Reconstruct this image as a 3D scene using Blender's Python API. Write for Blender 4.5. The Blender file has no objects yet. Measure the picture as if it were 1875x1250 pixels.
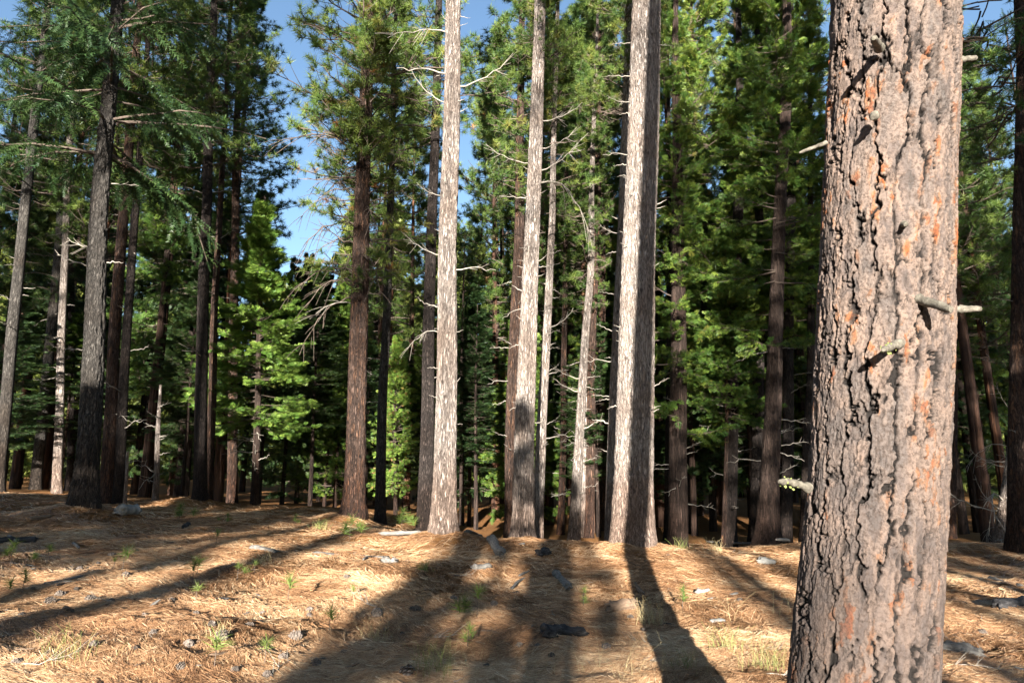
import bpy, math, random
import numpy as np
from mathutils import Vector, Matrix

SC = bpy.context.scene
COL = SC.collection
RNG = np.random.default_rng(7)
random.seed(7)
PITCH = math.radians(10.4)
CP, SP = math.cos(PITCH), math.sin(PITCH)
F = 1250.0          # focal length in photo pixels (1875 wide)
CAMZ = 1.6
SUN_AZ = math.radians(5.0)   # light travels forward and a little to the right
SUN_EL = math.radians(12.0)
PI = math.pi

# ------------------------------------------------------------------ noise
def _hash(ix, iy, iz, seed):
    h = (ix.astype(np.int64) * 374761393 + iy.astype(np.int64) * 668265263 + iz.astype(np.int64) * 2147483647 + seed * 974711) & 0xFFFFFFFF
    h = ((h ^ (h >> 13)) * 1274126177) & 0xFFFFFFFF
    h = ((h ^ (h >> 16)) * 2246822519) & 0xFFFFFFFF
    h = h ^ (h >> 15)
    return (h & 0xFFFFFF) / float(0xFFFFFF)

def vnoise(x, y, z=None, seed=0):
    x = np.asarray(x, float); y = np.asarray(y, float)
    z = np.zeros_like(x) if z is None else np.asarray(z, float)
    x, y, z = np.broadcast_arrays(x, y, z)
    ix, iy, iz = np.floor(x), np.floor(y), np.floor(z)
    fx, fy, fz = x - ix, y - iy, z - iz
    fx = fx * fx * (3 - 2 * fx); fy = fy * fy * (3 - 2 * fy); fz = fz * fz * (3 - 2 * fz)
    def c(a, b, d): return _hash(ix + a, iy + b, iz + d, seed)
    def lerp(a, b, t): return a + (b - a) * t
    r0 = lerp(lerp(c(0, 0, 0), c(1, 0, 0), fx), lerp(c(0, 1, 0), c(1, 1, 0), fx), fy)
    if np.all(fz == 0): return r0 * 2 - 1
    r1 = lerp(lerp(c(0, 0, 1), c(1, 0, 1), fx), lerp(c(0, 1, 1), c(1, 1, 1), fx), fy)
    return lerp(r0, r1, fz) * 2 - 1

def fbm(x, y, z=None, seed=0, octv=3):
    a, s, t = 1.0, 0.0, 0.0
    f = 1.0
    for o in range(octv):
        s = s + a * vnoise(np.asarray(x) * f, np.asarray(y) * f, None if z is None else np.asarray(z) * f, seed + o * 17)
        t += a; a *= 0.5; f *= 2.03
    return s / t

def sstep(a, b, x):
    t = np.clip((np.asarray(x, float) - a) / (b - a), 0, 1)
    return t * t * (3 - 2 * t)

# ------------------------------------------------------------------ mesh helpers
def mesh_from(name, parts, mats, smooth=False):
    """parts: list of (V, F(n x k), material index, rnd per vertex or None)"""
    vs, starts, loops, mi, rn = [], [], [], [], []
    off = 0; lo = 0
    for V, Fc, m, r in parts:
        if len(V) == 0 or len(Fc) == 0: continue
        V = np.asarray(V, np.float32).reshape(-1, 3); Fc = np.asarray(Fc, np.int64)
        vs.append(V)
        k = Fc.shape[1]; n = Fc.shape[0]
        starts.append(lo + np.arange(n) * k)
        loops.append((Fc + off).ravel())
        mi.append(np.full(n, m))
        rn.append(np.full(len(V), 0.5, np.float32) if r is None else np.asarray(r, np.float32))
        off += len(V); lo += n * k
    vs = np.concatenate(vs); starts = np.concatenate(starts); loops = np.concatenate(loops); mi = np.concatenate(mi); rn = np.concatenate(rn)
    me = bpy.data.meshes.new(name)
    me.vertices.add(len(vs)); me.vertices.foreach_set('co', vs.ravel())
    me.loops.add(len(loops)); me.loops.foreach_set('vertex_index', loops.astype(np.int32))
    me.polygons.add(len(starts)); me.polygons.foreach_set('loop_start', starts.astype(np.int32))
    me.polygons.foreach_set('material_index', mi.astype(np.int32))
    sm = smooth if isinstance(smooth, (list, tuple, set)) else None
    if sm is not None: us = np.isin(mi, list(sm))
    else: us = np.full(len(starts), bool(smooth))
    me.polygons.foreach_set('use_smooth', us)
    a = me.attributes.new('rnd', 'FLOAT', 'POINT'); a.data.foreach_set('value', rn)
    for m in mats: me.materials.append(m)
    me.update(calc_edges=True)
    return me

def norm(v):
    return v / np.maximum(np.linalg.norm(v, axis=-1, keepdims=True), 1e-9)

def tubes(P, R, S=5, cap=True):
    """P (B,N,3) centre lines, R (B,N) radii -> vertices, quads"""
    P = np.asarray(P, float); R = np.asarray(R, float)
    if P.ndim == 2: P = P[None]
    if R.ndim == 1: R = R[None]
    B, N, _ = P.shape
    T = norm(np.gradient(P, axis=1))
    ref = np.where(np.abs(T[:, :1, 2:3]) > 0.8, np.array([1.0, 0, 0]), np.array([0, 0, 1.0]))
    n1 = norm(np.cross(T, np.broadcast_to(ref, T.shape))); n2 = np.cross(T, n1)
    a = np.arange(S) * 2 * PI / S
    V = P[:, :, None, :] + R[:, :, None, None] * (np.cos(a)[None, None, :, None] * n1[:, :, None, :] + np.sin(a)[None, None, :, None] * n2[:, :, None, :])
    b = np.arange(B)[:, None, None] * N * S; n = np.arange(N - 1)[None, :, None] * S; s = np.arange(S)[None, None, :]
    s2 = (s + 1) % S
    Q = np.stack([b + n + s, b + n + s2, b + n + S + s2, b + n + S + s], -1).reshape(-1, 4)
    return V.reshape(-1, 3), Q

def basis(f, rng):
    """f (T,3) -> three axes, random roll about f"""
    f = norm(f); r = norm(rng.normal(size=f.shape))
    a = norm(np.cross(f, r)); b = np.cross(f, a)
    return a, b, f

def stamp(baseV, baseF, pos, A, Bx, Cx, scale, rng):
    """place copies of a small mesh"""
    T = len(pos); n = len(baseV)
    V = pos[:, None, :] + scale[:, None, None] * (baseV[None, :, 0:1] * A[:, None, :] + baseV[None, :, 1:2] * Bx[:, None, :] + baseV[None, :, 2:3] * Cx[:, None, :])
    Fc = (np.arange(T)[:, None, None] * n + baseF[None]).reshape(-1, baseF.shape[1])
    r = np.repeat(rng.random(T), n)
    return V.reshape(-1, 3), Fc, r

# ------------------------------------------------------------------ materials
def nt(name):
    m = bpy.data.materials.new(name); m.use_nodes = True
    t = m.node_tree; t.nodes.clear()
    out = t.nodes.new('ShaderNodeOutputMaterial')
    return m, t, out

def N(t, typ, **kw):
    n = t.nodes.new(typ)
    for k, v in kw.items():
        if k in n.inputs: n.inputs[k].default_value = v
        else: setattr(n, k, v)
    return n

def ramp(t, fac, stops, interp='LINEAR'):
    r = t.nodes.new('ShaderNodeValToRGB'); r.color_ramp.interpolation = interp
    e = r.color_ramp.elements
    while len(e) < len(stops): e.new(0.5)
    for el, (p, c) in zip(e, stops):
        el.position = p; el.color = (c[0], c[1], c[2], 1)
    t.links.new(fac, r.inputs[0])
    return r.outputs[0]

def mixc(t, fac, a, b, mode='MIX'):
    m = t.nodes.new('ShaderNodeMix'); m.data_type = 'RGBA'; m.blend_type = mode
    if isinstance(fac, float): m.inputs[0].default_value = fac
    else: t.links.new(fac, m.inputs[0])
    for k, v in ((6, a), (7, b)):
        if isinstance(v, tuple): m.inputs[k].default_value = (*v, 1)
        else: t.links.new(v, m.inputs[k])
    return m.outputs[2]

def leaf_mat(name, stops, transl=0.3, gloss=0.45):
    m, t, out = nt(name)
    at = N(t, 'ShaderNodeAttribute', attribute_name='rnd')
    oi = N(t, 'ShaderNodeObjectInfo')
    ad = N(t, 'ShaderNodeMath', operation='MULTIPLY_ADD'); t.links.new(oi.outputs['Random'], ad.inputs[0]); ad.inputs[1].default_value = 0.3
    ad2 = N(t, 'ShaderNodeMath', operation='MULTIPLY'); t.links.new(at.outputs['Fac'], ad2.inputs[0]); ad2.inputs[1].default_value = 0.72
    t.links.new(ad2.outputs[0], ad.inputs[2])
    c = ramp(t, ad.outputs[0], stops)
    p = N(t, 'ShaderNodeBsdfPrincipled', Roughness=gloss); p.inputs['Specular IOR Level'].default_value = 0.3
    t.links.new(c, p.inputs['Base Color'])
    tr = N(t, 'ShaderNodeBsdfTranslucent'); t.links.new(c, tr.inputs['Color'])
    mx = N(t, 'ShaderNodeMixShader'); mx.inputs[0].default_value = transl
    t.links.new(p.outputs[0], mx.inputs[1]); t.links.new(tr.outputs[0], mx.inputs[2])
    t.links.new(mx.outputs[0], out.inputs[0])
    return m

def bark_mat(name, pale, mid, dark, sc=(22, 22, 3.6), bump=1.0, scale_k=1.0, rough=0.9, patch=None):
    m, t, out = nt(name)
    tc = N(t, 'ShaderNodeTexCoord')
    oi = N(t, 'ShaderNodeObjectInfo')
    off = N(t, 'ShaderNodeVectorMath', operation='SCALE'); off.inputs[0].default_value = (13.1, 7.7, 5.3); t.links.new(oi.outputs['Random'], off.inputs['Scale'])
    av = N(t, 'ShaderNodeVectorMath', operation='ADD'); t.links.new(tc.outputs['Object'], av.inputs[0]); t.links.new(off.outputs[0], av.inputs[1])
    mp = N(t, 'ShaderNodeMapping'); mp.inputs['Scale'].default_value = tuple(s * scale_k for s in sc); t.links.new(av.outputs[0], mp.inputs[0])
    nz = N(t, 'ShaderNodeTexNoise', Scale=1.3, Detail=5.0, Roughness=0.65); t.links.new(mp.outputs[0], nz.inputs[0])
    wv = N(t, 'ShaderNodeVectorMath', operation='SCALE'); wv.inputs['Scale'].default_value = 2.0; t.links.new(nz.outputs['Color'], wv.inputs[0])
    w2 = N(t, 'ShaderNodeVectorMath', operation='ADD'); t.links.new(mp.outputs[0], w2.inputs[0]); t.links.new(wv.outputs[0], w2.inputs[1])
    vo = N(t, 'ShaderNodeTexVoronoi', feature='DISTANCE_TO_EDGE', Scale=1.0); t.links.new(w2.outputs[0], vo.inputs[0])
    vc = N(t, 'ShaderNodeTexVoronoi', feature='F1', Scale=1.0); t.links.new(w2.outputs[0], vc.inputs[0])
    fine = N(t, 'ShaderNodeTexNoise', Scale=2.4, Detail=6.0, Roughness=0.7); t.links.new(mp.outputs[0], fine.inputs[0])
    big = N(t, 'ShaderNodeTexNoise', Scale=0.9, Detail=3.0); t.links.new(av.outputs[0], big.inputs[0])
    c1 = ramp(t, fine.outputs[0], [(0.24, dark), (0.44, mid), (0.7, pale)])
    if patch:
        bw = N(t, 'ShaderNodeSeparateColor'); t.links.new(vc.outputs['Color'], bw.inputs[0])
        pf = ramp(t, bw.outputs[0], [(0.62, (0, 0, 0)), (0.8, (1, 1, 1))])
        c1 = mixc(t, pf, c1, patch)
    c1 = mixc(t, ramp(t, big.outputs[0], [(0.35, (0, 0, 0)), (0.7, (0.55, 0.55, 0.55))]), c1, mid)
    ed = ramp(t, vo.outputs['Distance'], [(0.0, (0.75, 0.75, 0.75)), (0.12, (0, 0, 0))])
    c2 = mixc(t, ed, c1, dark)
    fm = N(t, 'ShaderNodeMapping'); fm.inputs['Scale'].default_value = (sc[0] * 0.75, sc[1] * 0.75, sc[2] * 0.42); t.links.new(av.outputs[0], fm.inputs[0])
    fn = N(t, 'ShaderNodeTexNoise', Scale=1.0, Detail=4.0, Roughness=0.6, Distortion=0.6); t.links.new(fm.outputs[0], fn.inputs[0])
    fr = ramp(t, fn.outputs[0], [(0.455, (0, 0, 0)), (0.5, (0.8, 0.8, 0.8)), (0.545, (0, 0, 0))])
    c2 = mixc(t, fr, c2, dark)
    c2 = mixc(t, ramp(t, big.outputs[0], [(0.5, (0, 0, 0)), (0.72, (0.6, 0.6, 0.6))]), c2, mixc(t, 1.0, c2, (0.68, 0.56, 0.47), 'MULTIPLY'))
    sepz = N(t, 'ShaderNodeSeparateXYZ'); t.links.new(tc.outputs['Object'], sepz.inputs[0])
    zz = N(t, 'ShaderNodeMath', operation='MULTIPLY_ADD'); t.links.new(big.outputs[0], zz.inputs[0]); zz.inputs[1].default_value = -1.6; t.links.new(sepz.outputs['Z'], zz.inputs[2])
    lowf = ramp(t, zz.outputs[0], [(0.0, (0.65, 0.65, 0.65)), (1.0, (0, 0, 0))])  # brown foot: partly bark colour, mostly shade put into the colour
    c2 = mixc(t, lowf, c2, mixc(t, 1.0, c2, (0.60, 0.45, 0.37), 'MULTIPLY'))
    km = N(t, 'ShaderNodeMapping'); km.inputs['Scale'].default_value = (3.2, 3.2, 2.4); t.links.new(av.outputs[0], km.inputs[0])
    kn = N(t, 'ShaderNodeTexVoronoi', feature='F1', Scale=1.0); t.links.new(km.outputs[0], kn.inputs[0])
    c2 = mixc(t, ramp(t, kn.outputs['Distance'], [(0.07, (0.9, 0.9, 0.9)), (0.14, (0, 0, 0))]), c2, dark)
    ov = N(t, 'ShaderNodeMath', operation='MULTIPLY_ADD'); t.links.new(oi.outputs['Random'], ov.inputs[0]); ov.inputs[1].default_value = 0.35; ov.inputs[2].default_value = 0.82
    hs = N(t, 'ShaderNodeHueSaturation'); t.links.new(c2, hs.inputs['Color']); t.links.new(ov.outputs[0], hs.inputs['Value'])
    p = N(t, 'ShaderNodeBsdfPrincipled', Roughness=rough); p.inputs['Specular IOR Level'].default_value = 0.15
    t.links.new(hs.outputs[0], p.inputs['Base Color'])
    hsum = N(t, 'ShaderNodeMath', operation='MULTIPLY_ADD'); t.links.new(fine.outputs[0], hsum.inputs[0]); hsum.inputs[1].default_value = 0.55
    hm = N(t, 'ShaderNodeMapRange'); hm.inputs['From Max'].default_value = 0.25; t.links.new(vo.outputs['Distance'], hm.inputs[0])
    hf = N(t, 'ShaderNodeMath', operation='SUBTRACT'); t.links.new(hm.outputs[0], hf.inputs[0]); t.links.new(fr, hf.inputs[1]); t.links.new(hf.outputs[0], hsum.inputs[2])
    b = N(t, 'ShaderNodeBump', Strength=bump, Distance=0.05); t.links.new(hsum.outputs[0], b.inputs['Height']); t.links.new(b.outputs[0], p.inputs['Normal'])
    t.links.new(p.outputs[0], out.inputs[0])
    return m

def simple_mat(name, stops, scale=8, stretch=(1, 1, 1), bump=0.4, rough=0.85, dist=0.02):
    m, t, out = nt(name)
    tc = N(t, 'ShaderNodeTexCoord')
    mp = N(t, 'ShaderNodeMapping'); mp.inputs['Scale'].default_value = stretch; t.links.new(tc.outputs['Object'], mp.inputs[0])
    nz = N(t, 'ShaderNodeTexNoise', Scale=scale, Detail=6.0, Roughness=0.65); t.links.new(mp.outputs[0], nz.inputs[0])
    p = N(t, 'ShaderNodeBsdfPrincipled', Roughness=rough); p.inputs['Specular IOR Level'].default_value = 0.2
    t.links.new(ramp(t, nz.outputs[0], stops), p.inputs['Base Color'])
    b = N(t, 'ShaderNodeBump', Strength=bump, Distance=dist); t.links.new(nz.outputs[0], b.inputs['Height']); t.links.new(b.outputs[0], p.inputs['Normal'])
    t.links.new(p.outputs[0], out.inputs[0])
    return m

def attr_mat(name, stops, rough=0.8, transl=0.0, attr='rnd'):
    m, t, out = nt(name)
    at = N(t, 'ShaderNodeAttribute', attribute_name=attr)
    p = N(t, 'ShaderNodeBsdfPrincipled', Roughness=rough); p.inputs['Specular IOR Level'].default_value = 0.25
    c = ramp(t, at.outputs['Fac'], stops); t.links.new(c, p.inputs['Base Color'])
    if transl:
        tr = N(t, 'ShaderNodeBsdfTranslucent'); t.links.new(c, tr.inputs['Color'])
        mx = N(t, 'ShaderNodeMixShader'); mx.inputs[0].default_value = transl
        t.links.new(p.outputs[0], mx.inputs[1]); t.links.new(tr.outputs[0], mx.inputs[2]); t.links.new(mx.outputs[0], out.inputs[0])
    else: t.links.new(p.outputs[0], out.inputs[0])
    return m

M = {}
M['pine'] = leaf_mat('pine_needles', [(0.0, (0.035, 0.08, 0.022)), (0.45, (0.09, 0.15, 0.032)), (0.88, (0.19, 0.24, 0.05)), (0.985, (0.25, 0.22, 0.055)), (1.0, (0.3, 0.14, 0.05))], 0.32)
M['cedar'] = leaf_mat('cedar_sprays', [(0.0, (0.032, 0.08, 0.018)), (0.5, (0.095, 0.165, 0.027)), (0.9, (0.22, 0.27, 0.045)), (1.0, (0.22, 0.16, 0.05))], 0.3)
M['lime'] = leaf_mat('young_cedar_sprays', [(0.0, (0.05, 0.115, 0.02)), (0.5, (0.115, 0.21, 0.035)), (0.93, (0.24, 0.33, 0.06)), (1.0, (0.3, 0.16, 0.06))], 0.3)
M['fir'] = leaf_mat('fir_and_shade_needles', [(0.0, (0.018, 0.042, 0.016)), (0.5, (0.034, 0.068, 0.02)), (1.0, (0.075, 0.11, 0.028))], 0.28)  # dark green of the firs; on cedar shapes it stands in for shade
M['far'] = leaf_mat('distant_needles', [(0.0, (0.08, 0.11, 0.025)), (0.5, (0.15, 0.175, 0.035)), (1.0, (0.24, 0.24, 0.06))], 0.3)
M['seed'] = leaf_mat('seedling_needles', [(0.0, (0.09, 0.15, 0.03)), (1.0, (0.24, 0.29, 0.075))], 0.4)
M['limb'] = simple_mat('limb_bark', [(0.3, (0.05, 0.038, 0.03)), (0.7, (0.16, 0.12, 0.095))], 12, (1, 1, 1))
M['deadwood'] = simple_mat('dead_branch_wood', [(0.25, (0.13, 0.11, 0.09)), (0.7, (0.36, 0.32, 0.27))], 14, (1, 1, 1))
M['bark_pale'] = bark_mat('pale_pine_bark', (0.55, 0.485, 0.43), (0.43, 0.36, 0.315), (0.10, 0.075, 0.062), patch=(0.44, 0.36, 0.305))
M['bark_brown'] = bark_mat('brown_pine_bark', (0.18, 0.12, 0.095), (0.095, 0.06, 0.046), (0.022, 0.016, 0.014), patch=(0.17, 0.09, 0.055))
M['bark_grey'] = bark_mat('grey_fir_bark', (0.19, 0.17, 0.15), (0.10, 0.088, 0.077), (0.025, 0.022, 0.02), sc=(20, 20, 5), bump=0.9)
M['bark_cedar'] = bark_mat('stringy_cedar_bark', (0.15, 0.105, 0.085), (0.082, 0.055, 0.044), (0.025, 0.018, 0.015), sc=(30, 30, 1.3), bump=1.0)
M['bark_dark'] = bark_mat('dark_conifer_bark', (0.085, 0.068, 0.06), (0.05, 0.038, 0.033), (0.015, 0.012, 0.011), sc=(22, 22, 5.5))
M['cone'] = simple_mat('pine_cone_scales', [(0.3, (0.06, 0.045, 0.037)), (0.7, (0.21, 0.17, 0.14))], 40)
M['greywood'] = simple_mat('weathered_grey_wood', [(0.25, (0.05, 0.04, 0.035)), (0.5, (0.15, 0.135, 0.12)), (0.75, (0.27, 0.25, 0.22))], 9, (1, 6, 6), 0.7)
M['stubwood'] = simple_mat('weathered_stub_wood', [(0.3, (0.045, 0.038, 0.03)), (0.55, (0.13, 0.115, 0.09)), (0.75, (0.24, 0.215, 0.175))], 55, (1, 1, 1), 0.8, dist=0.006)
M['charred'] = simple_mat('charred_wood_and_gap_shade', [(0.35, (0.012, 0.011, 0.012)), (0.6, (0.06, 0.055, 0.055)), (0.8, (0.24, 0.21, 0.18))], 7, (1, 5, 5), 0.8)
M['brownwood'] = simple_mat('brown_rotten_wood', [(0.3, (0.08, 0.05, 0.035)), (0.7, (0.26, 0.18, 0.12))], 9, (1, 6, 6), 0.7)
M['rock'] = simple_mat('pale_rock', [(0.3, (0.12, 0.115, 0.105)), (0.7, (0.30, 0.285, 0.26))], 6, (1, 1, 1), 0.6)
M['straw'] = attr_mat('dry_grass', [(0, (0.36, 0.27, 0.13)), (1, (0.6, 0.5, 0.28))], 0.7, 0.25)
M['grass'] = attr_mat('green_grass', [(0, (0.12, 0.17, 0.04)), (0.6, (0.22, 0.25, 0.07)), (1, (0.45, 0.38, 0.17))], 0.7, 0.3)
M['litter'] = attr_mat('fallen_pine_needles', [(0.0, (0.08, 0.04, 0.022)), (0.25, (0.20, 0.098, 0.046)), (0.55, (0.39, 0.215, 0.11)), (0.85, (0.57, 0.375, 0.21)), (1.0, (0.74, 0.56, 0.36))], 0.5, 0.12)
M['lichen'] = simple_mat('yellow_green_lichen', [(0.3, (0.13, 0.16, 0.04)), (0.7, (0.26, 0.28, 0.1))], 20)

def ground_material():
    m, t, out = nt('needle_covered_soil')
    tc = N(t, 'ShaderNodeTexCoord')
    n1 = N(t, 'ShaderNodeTexNoise', Scale=22.0, Detail=8.0, Roughness=0.75); t.links.new(tc.outputs['Object'], n1.inputs[0])
    n2 = N(t, 'ShaderNodeTexNoise', Scale=1.1, Detail=4.0); t.links.new(tc.outputs['Object'], n2.inputs[0])
    mp = N(t, 'ShaderNodeMapping'); mp.inputs['Scale'].default_value = (9, 55, 30); mp.inputs['Rotation'].default_value = (0, 0, 0.5); t.links.new(tc.outputs['Object'], mp.inputs[0])
    n3 = N(t, 'ShaderNodeTexNoise', Scale=1.0, Detail=5.0, Distortion=1.6); t.links.new(mp.outputs[0], n3.inputs[0])
    c = ramp(t, n1.outputs[0], [(0.25, (0.10, 0.048, 0.022)), (0.5, (0.33, 0.165, 0.066)), (0.75, (0.56, 0.32, 0.13))])
    c3 = ramp(t, n3.outputs[0], [(0.3, (0.16, 0.075, 0.03)), (0.55, (0.45, 0.235, 0.09)), (0.75, (0.62, 0.37, 0.16))])
    c = mixc(t, 0.55, c, c3); c = mixc(t, 1.0, c, (0.72, 0.66, 0.62), 'MULTIPLY')
    c = mixc(t, ramp(t, n2.outputs[0], [(0.45, (0, 0, 0)), (0.75, (0.5, 0.5, 0.5))]), c, (0.2, 0.115, 0.06))
    p = N(t, 'ShaderNodeBsdfPrincipled', Roughness=0.9); p.inputs['Specular IOR Level'].default_value = 0.1
    t.links.new(c, p.inputs['Base Color'])
    ad = N(t, 'ShaderNodeMath', operation='ADD'); t.links.new(n1.outputs[0], ad.inputs[0]); t.links.new(n3.outputs[0], ad.inputs[1])
    b = N(t, 'ShaderNodeBump', Strength=0.9, Distance=0.06); t.links.new(ad.outputs[0], b.inputs['Height']); t.links.new(b.outputs[0], p.inputs['Normal'])
    t.links.new(p.outputs[0], out.inputs[0])
    return m
M['ground'] = ground_material()

def hero_bark():
    m, t, out = nt('plated_ponderosa_bark')
    a1 = N(t, 'ShaderNodeAttribute', attribute_name='rnd')       # flake identity
    a2 = N(t, 'ShaderNodeAttribute', attribute_name='depth')     # 0 in a furrow, 1 on a plate
    a3 = N(t, 'ShaderNodeAttribute', attribute_name='plate')     # plate identity
    tc = N(t, 'ShaderNodeTexCoord')
    f1 = N(t, 'ShaderNodeTexNoise', Scale=85.0, Detail=6.0, Roughness=0.75); t.links.new(tc.outputs['Object'], f1.inputs[0])
    mp = N(t, 'ShaderNodeMapping'); mp.inputs['Scale'].default_value = (1, 1, 0.35); t.links.new(tc.outputs['Object'], mp.inputs[0])
    f2 = N(t, 'ShaderNodeTexNoise', Scale=9.0, Detail=4.0, Roughness=0.6); t.links.new(mp.outputs[0], f2.inputs[0])
    base = ramp(t, a1.outputs['Fac'], [(0.0, (0.085, 0.072, 0.066)), (0.28, (0.17, 0.132, 0.115)), (0.5, (0.25, 0.185, 0.15)), (0.72, (0.30, 0.215, 0.17)), (0.80, (0.32, 0.17, 0.095)), (0.95, (0.32, 0.10, 0.036))])
    grey = ramp(t, f1.outputs[0], [(0.3, (0.05, 0.045, 0.042)), (0.7, (0.20, 0.175, 0.16))])
    g = ramp(t, f2.outputs[0], [(0.46, (0, 0, 0)), (0.62, (0.6, 0.6, 0.6))])
    c = mixc(t, g, base, grey)
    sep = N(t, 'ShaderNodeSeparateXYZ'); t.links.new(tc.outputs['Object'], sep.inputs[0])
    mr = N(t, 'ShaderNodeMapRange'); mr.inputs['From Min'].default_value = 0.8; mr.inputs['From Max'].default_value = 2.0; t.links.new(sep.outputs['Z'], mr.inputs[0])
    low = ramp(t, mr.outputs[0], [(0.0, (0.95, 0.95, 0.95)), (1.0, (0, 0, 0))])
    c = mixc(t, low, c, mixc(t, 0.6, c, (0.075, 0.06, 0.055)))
    c = mixc(t, ramp(t, f1.outputs[0], [(0.36, (0.8, 0.8, 0.8)), (0.54, (0, 0, 0))]), c, (0.07, 0.05, 0.04))
    d = ramp(t, a2.outputs['Fac'], [(0.4, (1, 1, 1)), (0.78, (0, 0, 0))])
    c = mixc(t, d, c, (0.025, 0.021, 0.019))  # dark furrow bark, deepened to make up for weak crease shade
    c = mixc(t, 1.0, c, (0.80, 0.785, 0.78), 'MULTIPLY')
    p = N(t, 'ShaderNodeBsdfPrincipled', Roughness=0.85); p.inputs['Specular IOR Level'].default_value = 0.15
    t.links.new(c, p.inputs['Base Color'])
    b = N(t, 'ShaderNodeBump', Strength=1.0, Distance=0.012); t.links.new(f1.outputs[0], b.inputs['Height']); t.links.new(b.outputs[0], p.inputs['Normal'])
    t.links.new(p.outputs[0], out.inputs[0])
    return m
M['hero'] = hero_bark()

# ------------------------------------------------------------------ ground shape
BASES = [(-1.37, 13.5, 0.19), (0.23, 15.5, 0.2), (2.36, 13.4, 0.19), (-8.7, 14.0, 0.22), (-3.94, 17.0, 0.2), (-9.0, 19.0, 0.12), (-8.6, 19.0, 0.12), (-2.4, 18.0, 0.12), (6.3, 17.0, 0.15), (9.5, 13.0, 0.12), (1.0, 2.25, 0.12)]
def gz(x, y, fine=True):
    x = np.asarray(x, float); y = np.asarray(y, float)
    left = np.log1p(np.exp(-(x + 0.5) * 1.2)) / 1.2
    rise = 1.05 * np.tanh(0.082 * left / 1.05)
    z = rise * (1 - 0.55 * sstep(17, 36, y)) * sstep(-30, 3, y)
    z = z - 0.62 * sstep(14.0, 19.0, y) * sstep(-4.5, -1.0, x) * (1 - 0.45 * sstep(22, 34, y))
    z = z - 0.25 * sstep(16, 30, y) * (1 - sstep(-4.5, -1.0, x)) * sstep(-16, -9, x)
    z = z + 0.10 * np.exp(-((x - 0.3) / 2.6) ** 2 - ((y - 13.0) / 2.0) ** 2)
    z = z + 0.16 * np.exp(-((x + 8.6) / 1.6) ** 2 - ((y - 14.0) / 1.2) ** 2)
    for bx, by, bh in BASES: z = z + bh * np.exp(-((x - bx) ** 2 + (y - by) ** 2) / 0.55)
    z = z + 0.035 * np.maximum(0, y - 55) * sstep(55, 90, y)
    z = z + 0.085 * vnoise(x * 0.43, y * 0.5, seed=3) + 0.04 * vnoise(x * 1.1, y * 1.3, seed=4)
    if fine:
        near = 1 - sstep(16, 30, y)
        z = z + near * (0.034 * vnoise(x * 2.9, y * 3.4, seed=5) + 0.018 * vnoise(x * 8, y * 9, seed=6))
    return z

def ray(px, py):
    xr = (px - 937.5) / F; yu = (625 - py) / F
    k = CP - yu * SP
    return xr / k, (SP + yu * CP) / k      # per metre of forward distance

def on_ground(px, py, dmax=60):
    a, b = ray(px, py)
    d = 3.0
    while d < dmax:
        if CAMZ + b * d <= float(gz(a * d, d)): break
        d += 0.03
    return a * d, d, float(gz(a * d, d))

def sunlit_dir():
    return Vector((math.sin(SUN_AZ) * math.cos(SUN_EL), math.cos(SUN_AZ) * math.cos(SUN_EL), -math.sin(SUN_EL)))

def build_ground():
    def axis(lo, hi, a, b, step, g):
        core = np.arange(a, b + 1e-6, step)
        up = [core[-1]]; s = step
        while up[-1] < hi: s *= g; up.append(up[-1] + s)
        dn = [core[0]]; s = step
        while dn[-1] > lo: s *= g; dn.append(dn[-1] - s)
        return np.concatenate([np.array(dn[1:])[::-1], core, np.array(up[1:])])
    xs = axis(-900, 900, -8, 8, 0.05, 1.1); ys = axis(-300, 1500, 3.2, 16.5, 0.045, 1.07)
    X, Y = np.meshgrid(xs, ys)
    Z = gz(X, Y)
    V = np.stack([X, Y, Z], -1).reshape(-1, 3)
    nx, ny = len(xs), len(ys)
    i = np.arange(nx - 1)[None, :]; j = np.arange(ny - 1)[:, None] * nx
    Q = np.stack([i + j, i + j + 1, i + j + nx + 1, i + j + nx], -1).reshape(-1, 4)
    me = mesh_from('ground', [(V, Q, 0, None)], [M['ground']], smooth=True)
    o = bpy.data.objects.new('ground', me); COL.objects.link(o); o['kind'] = 'structure'
    return o

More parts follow.
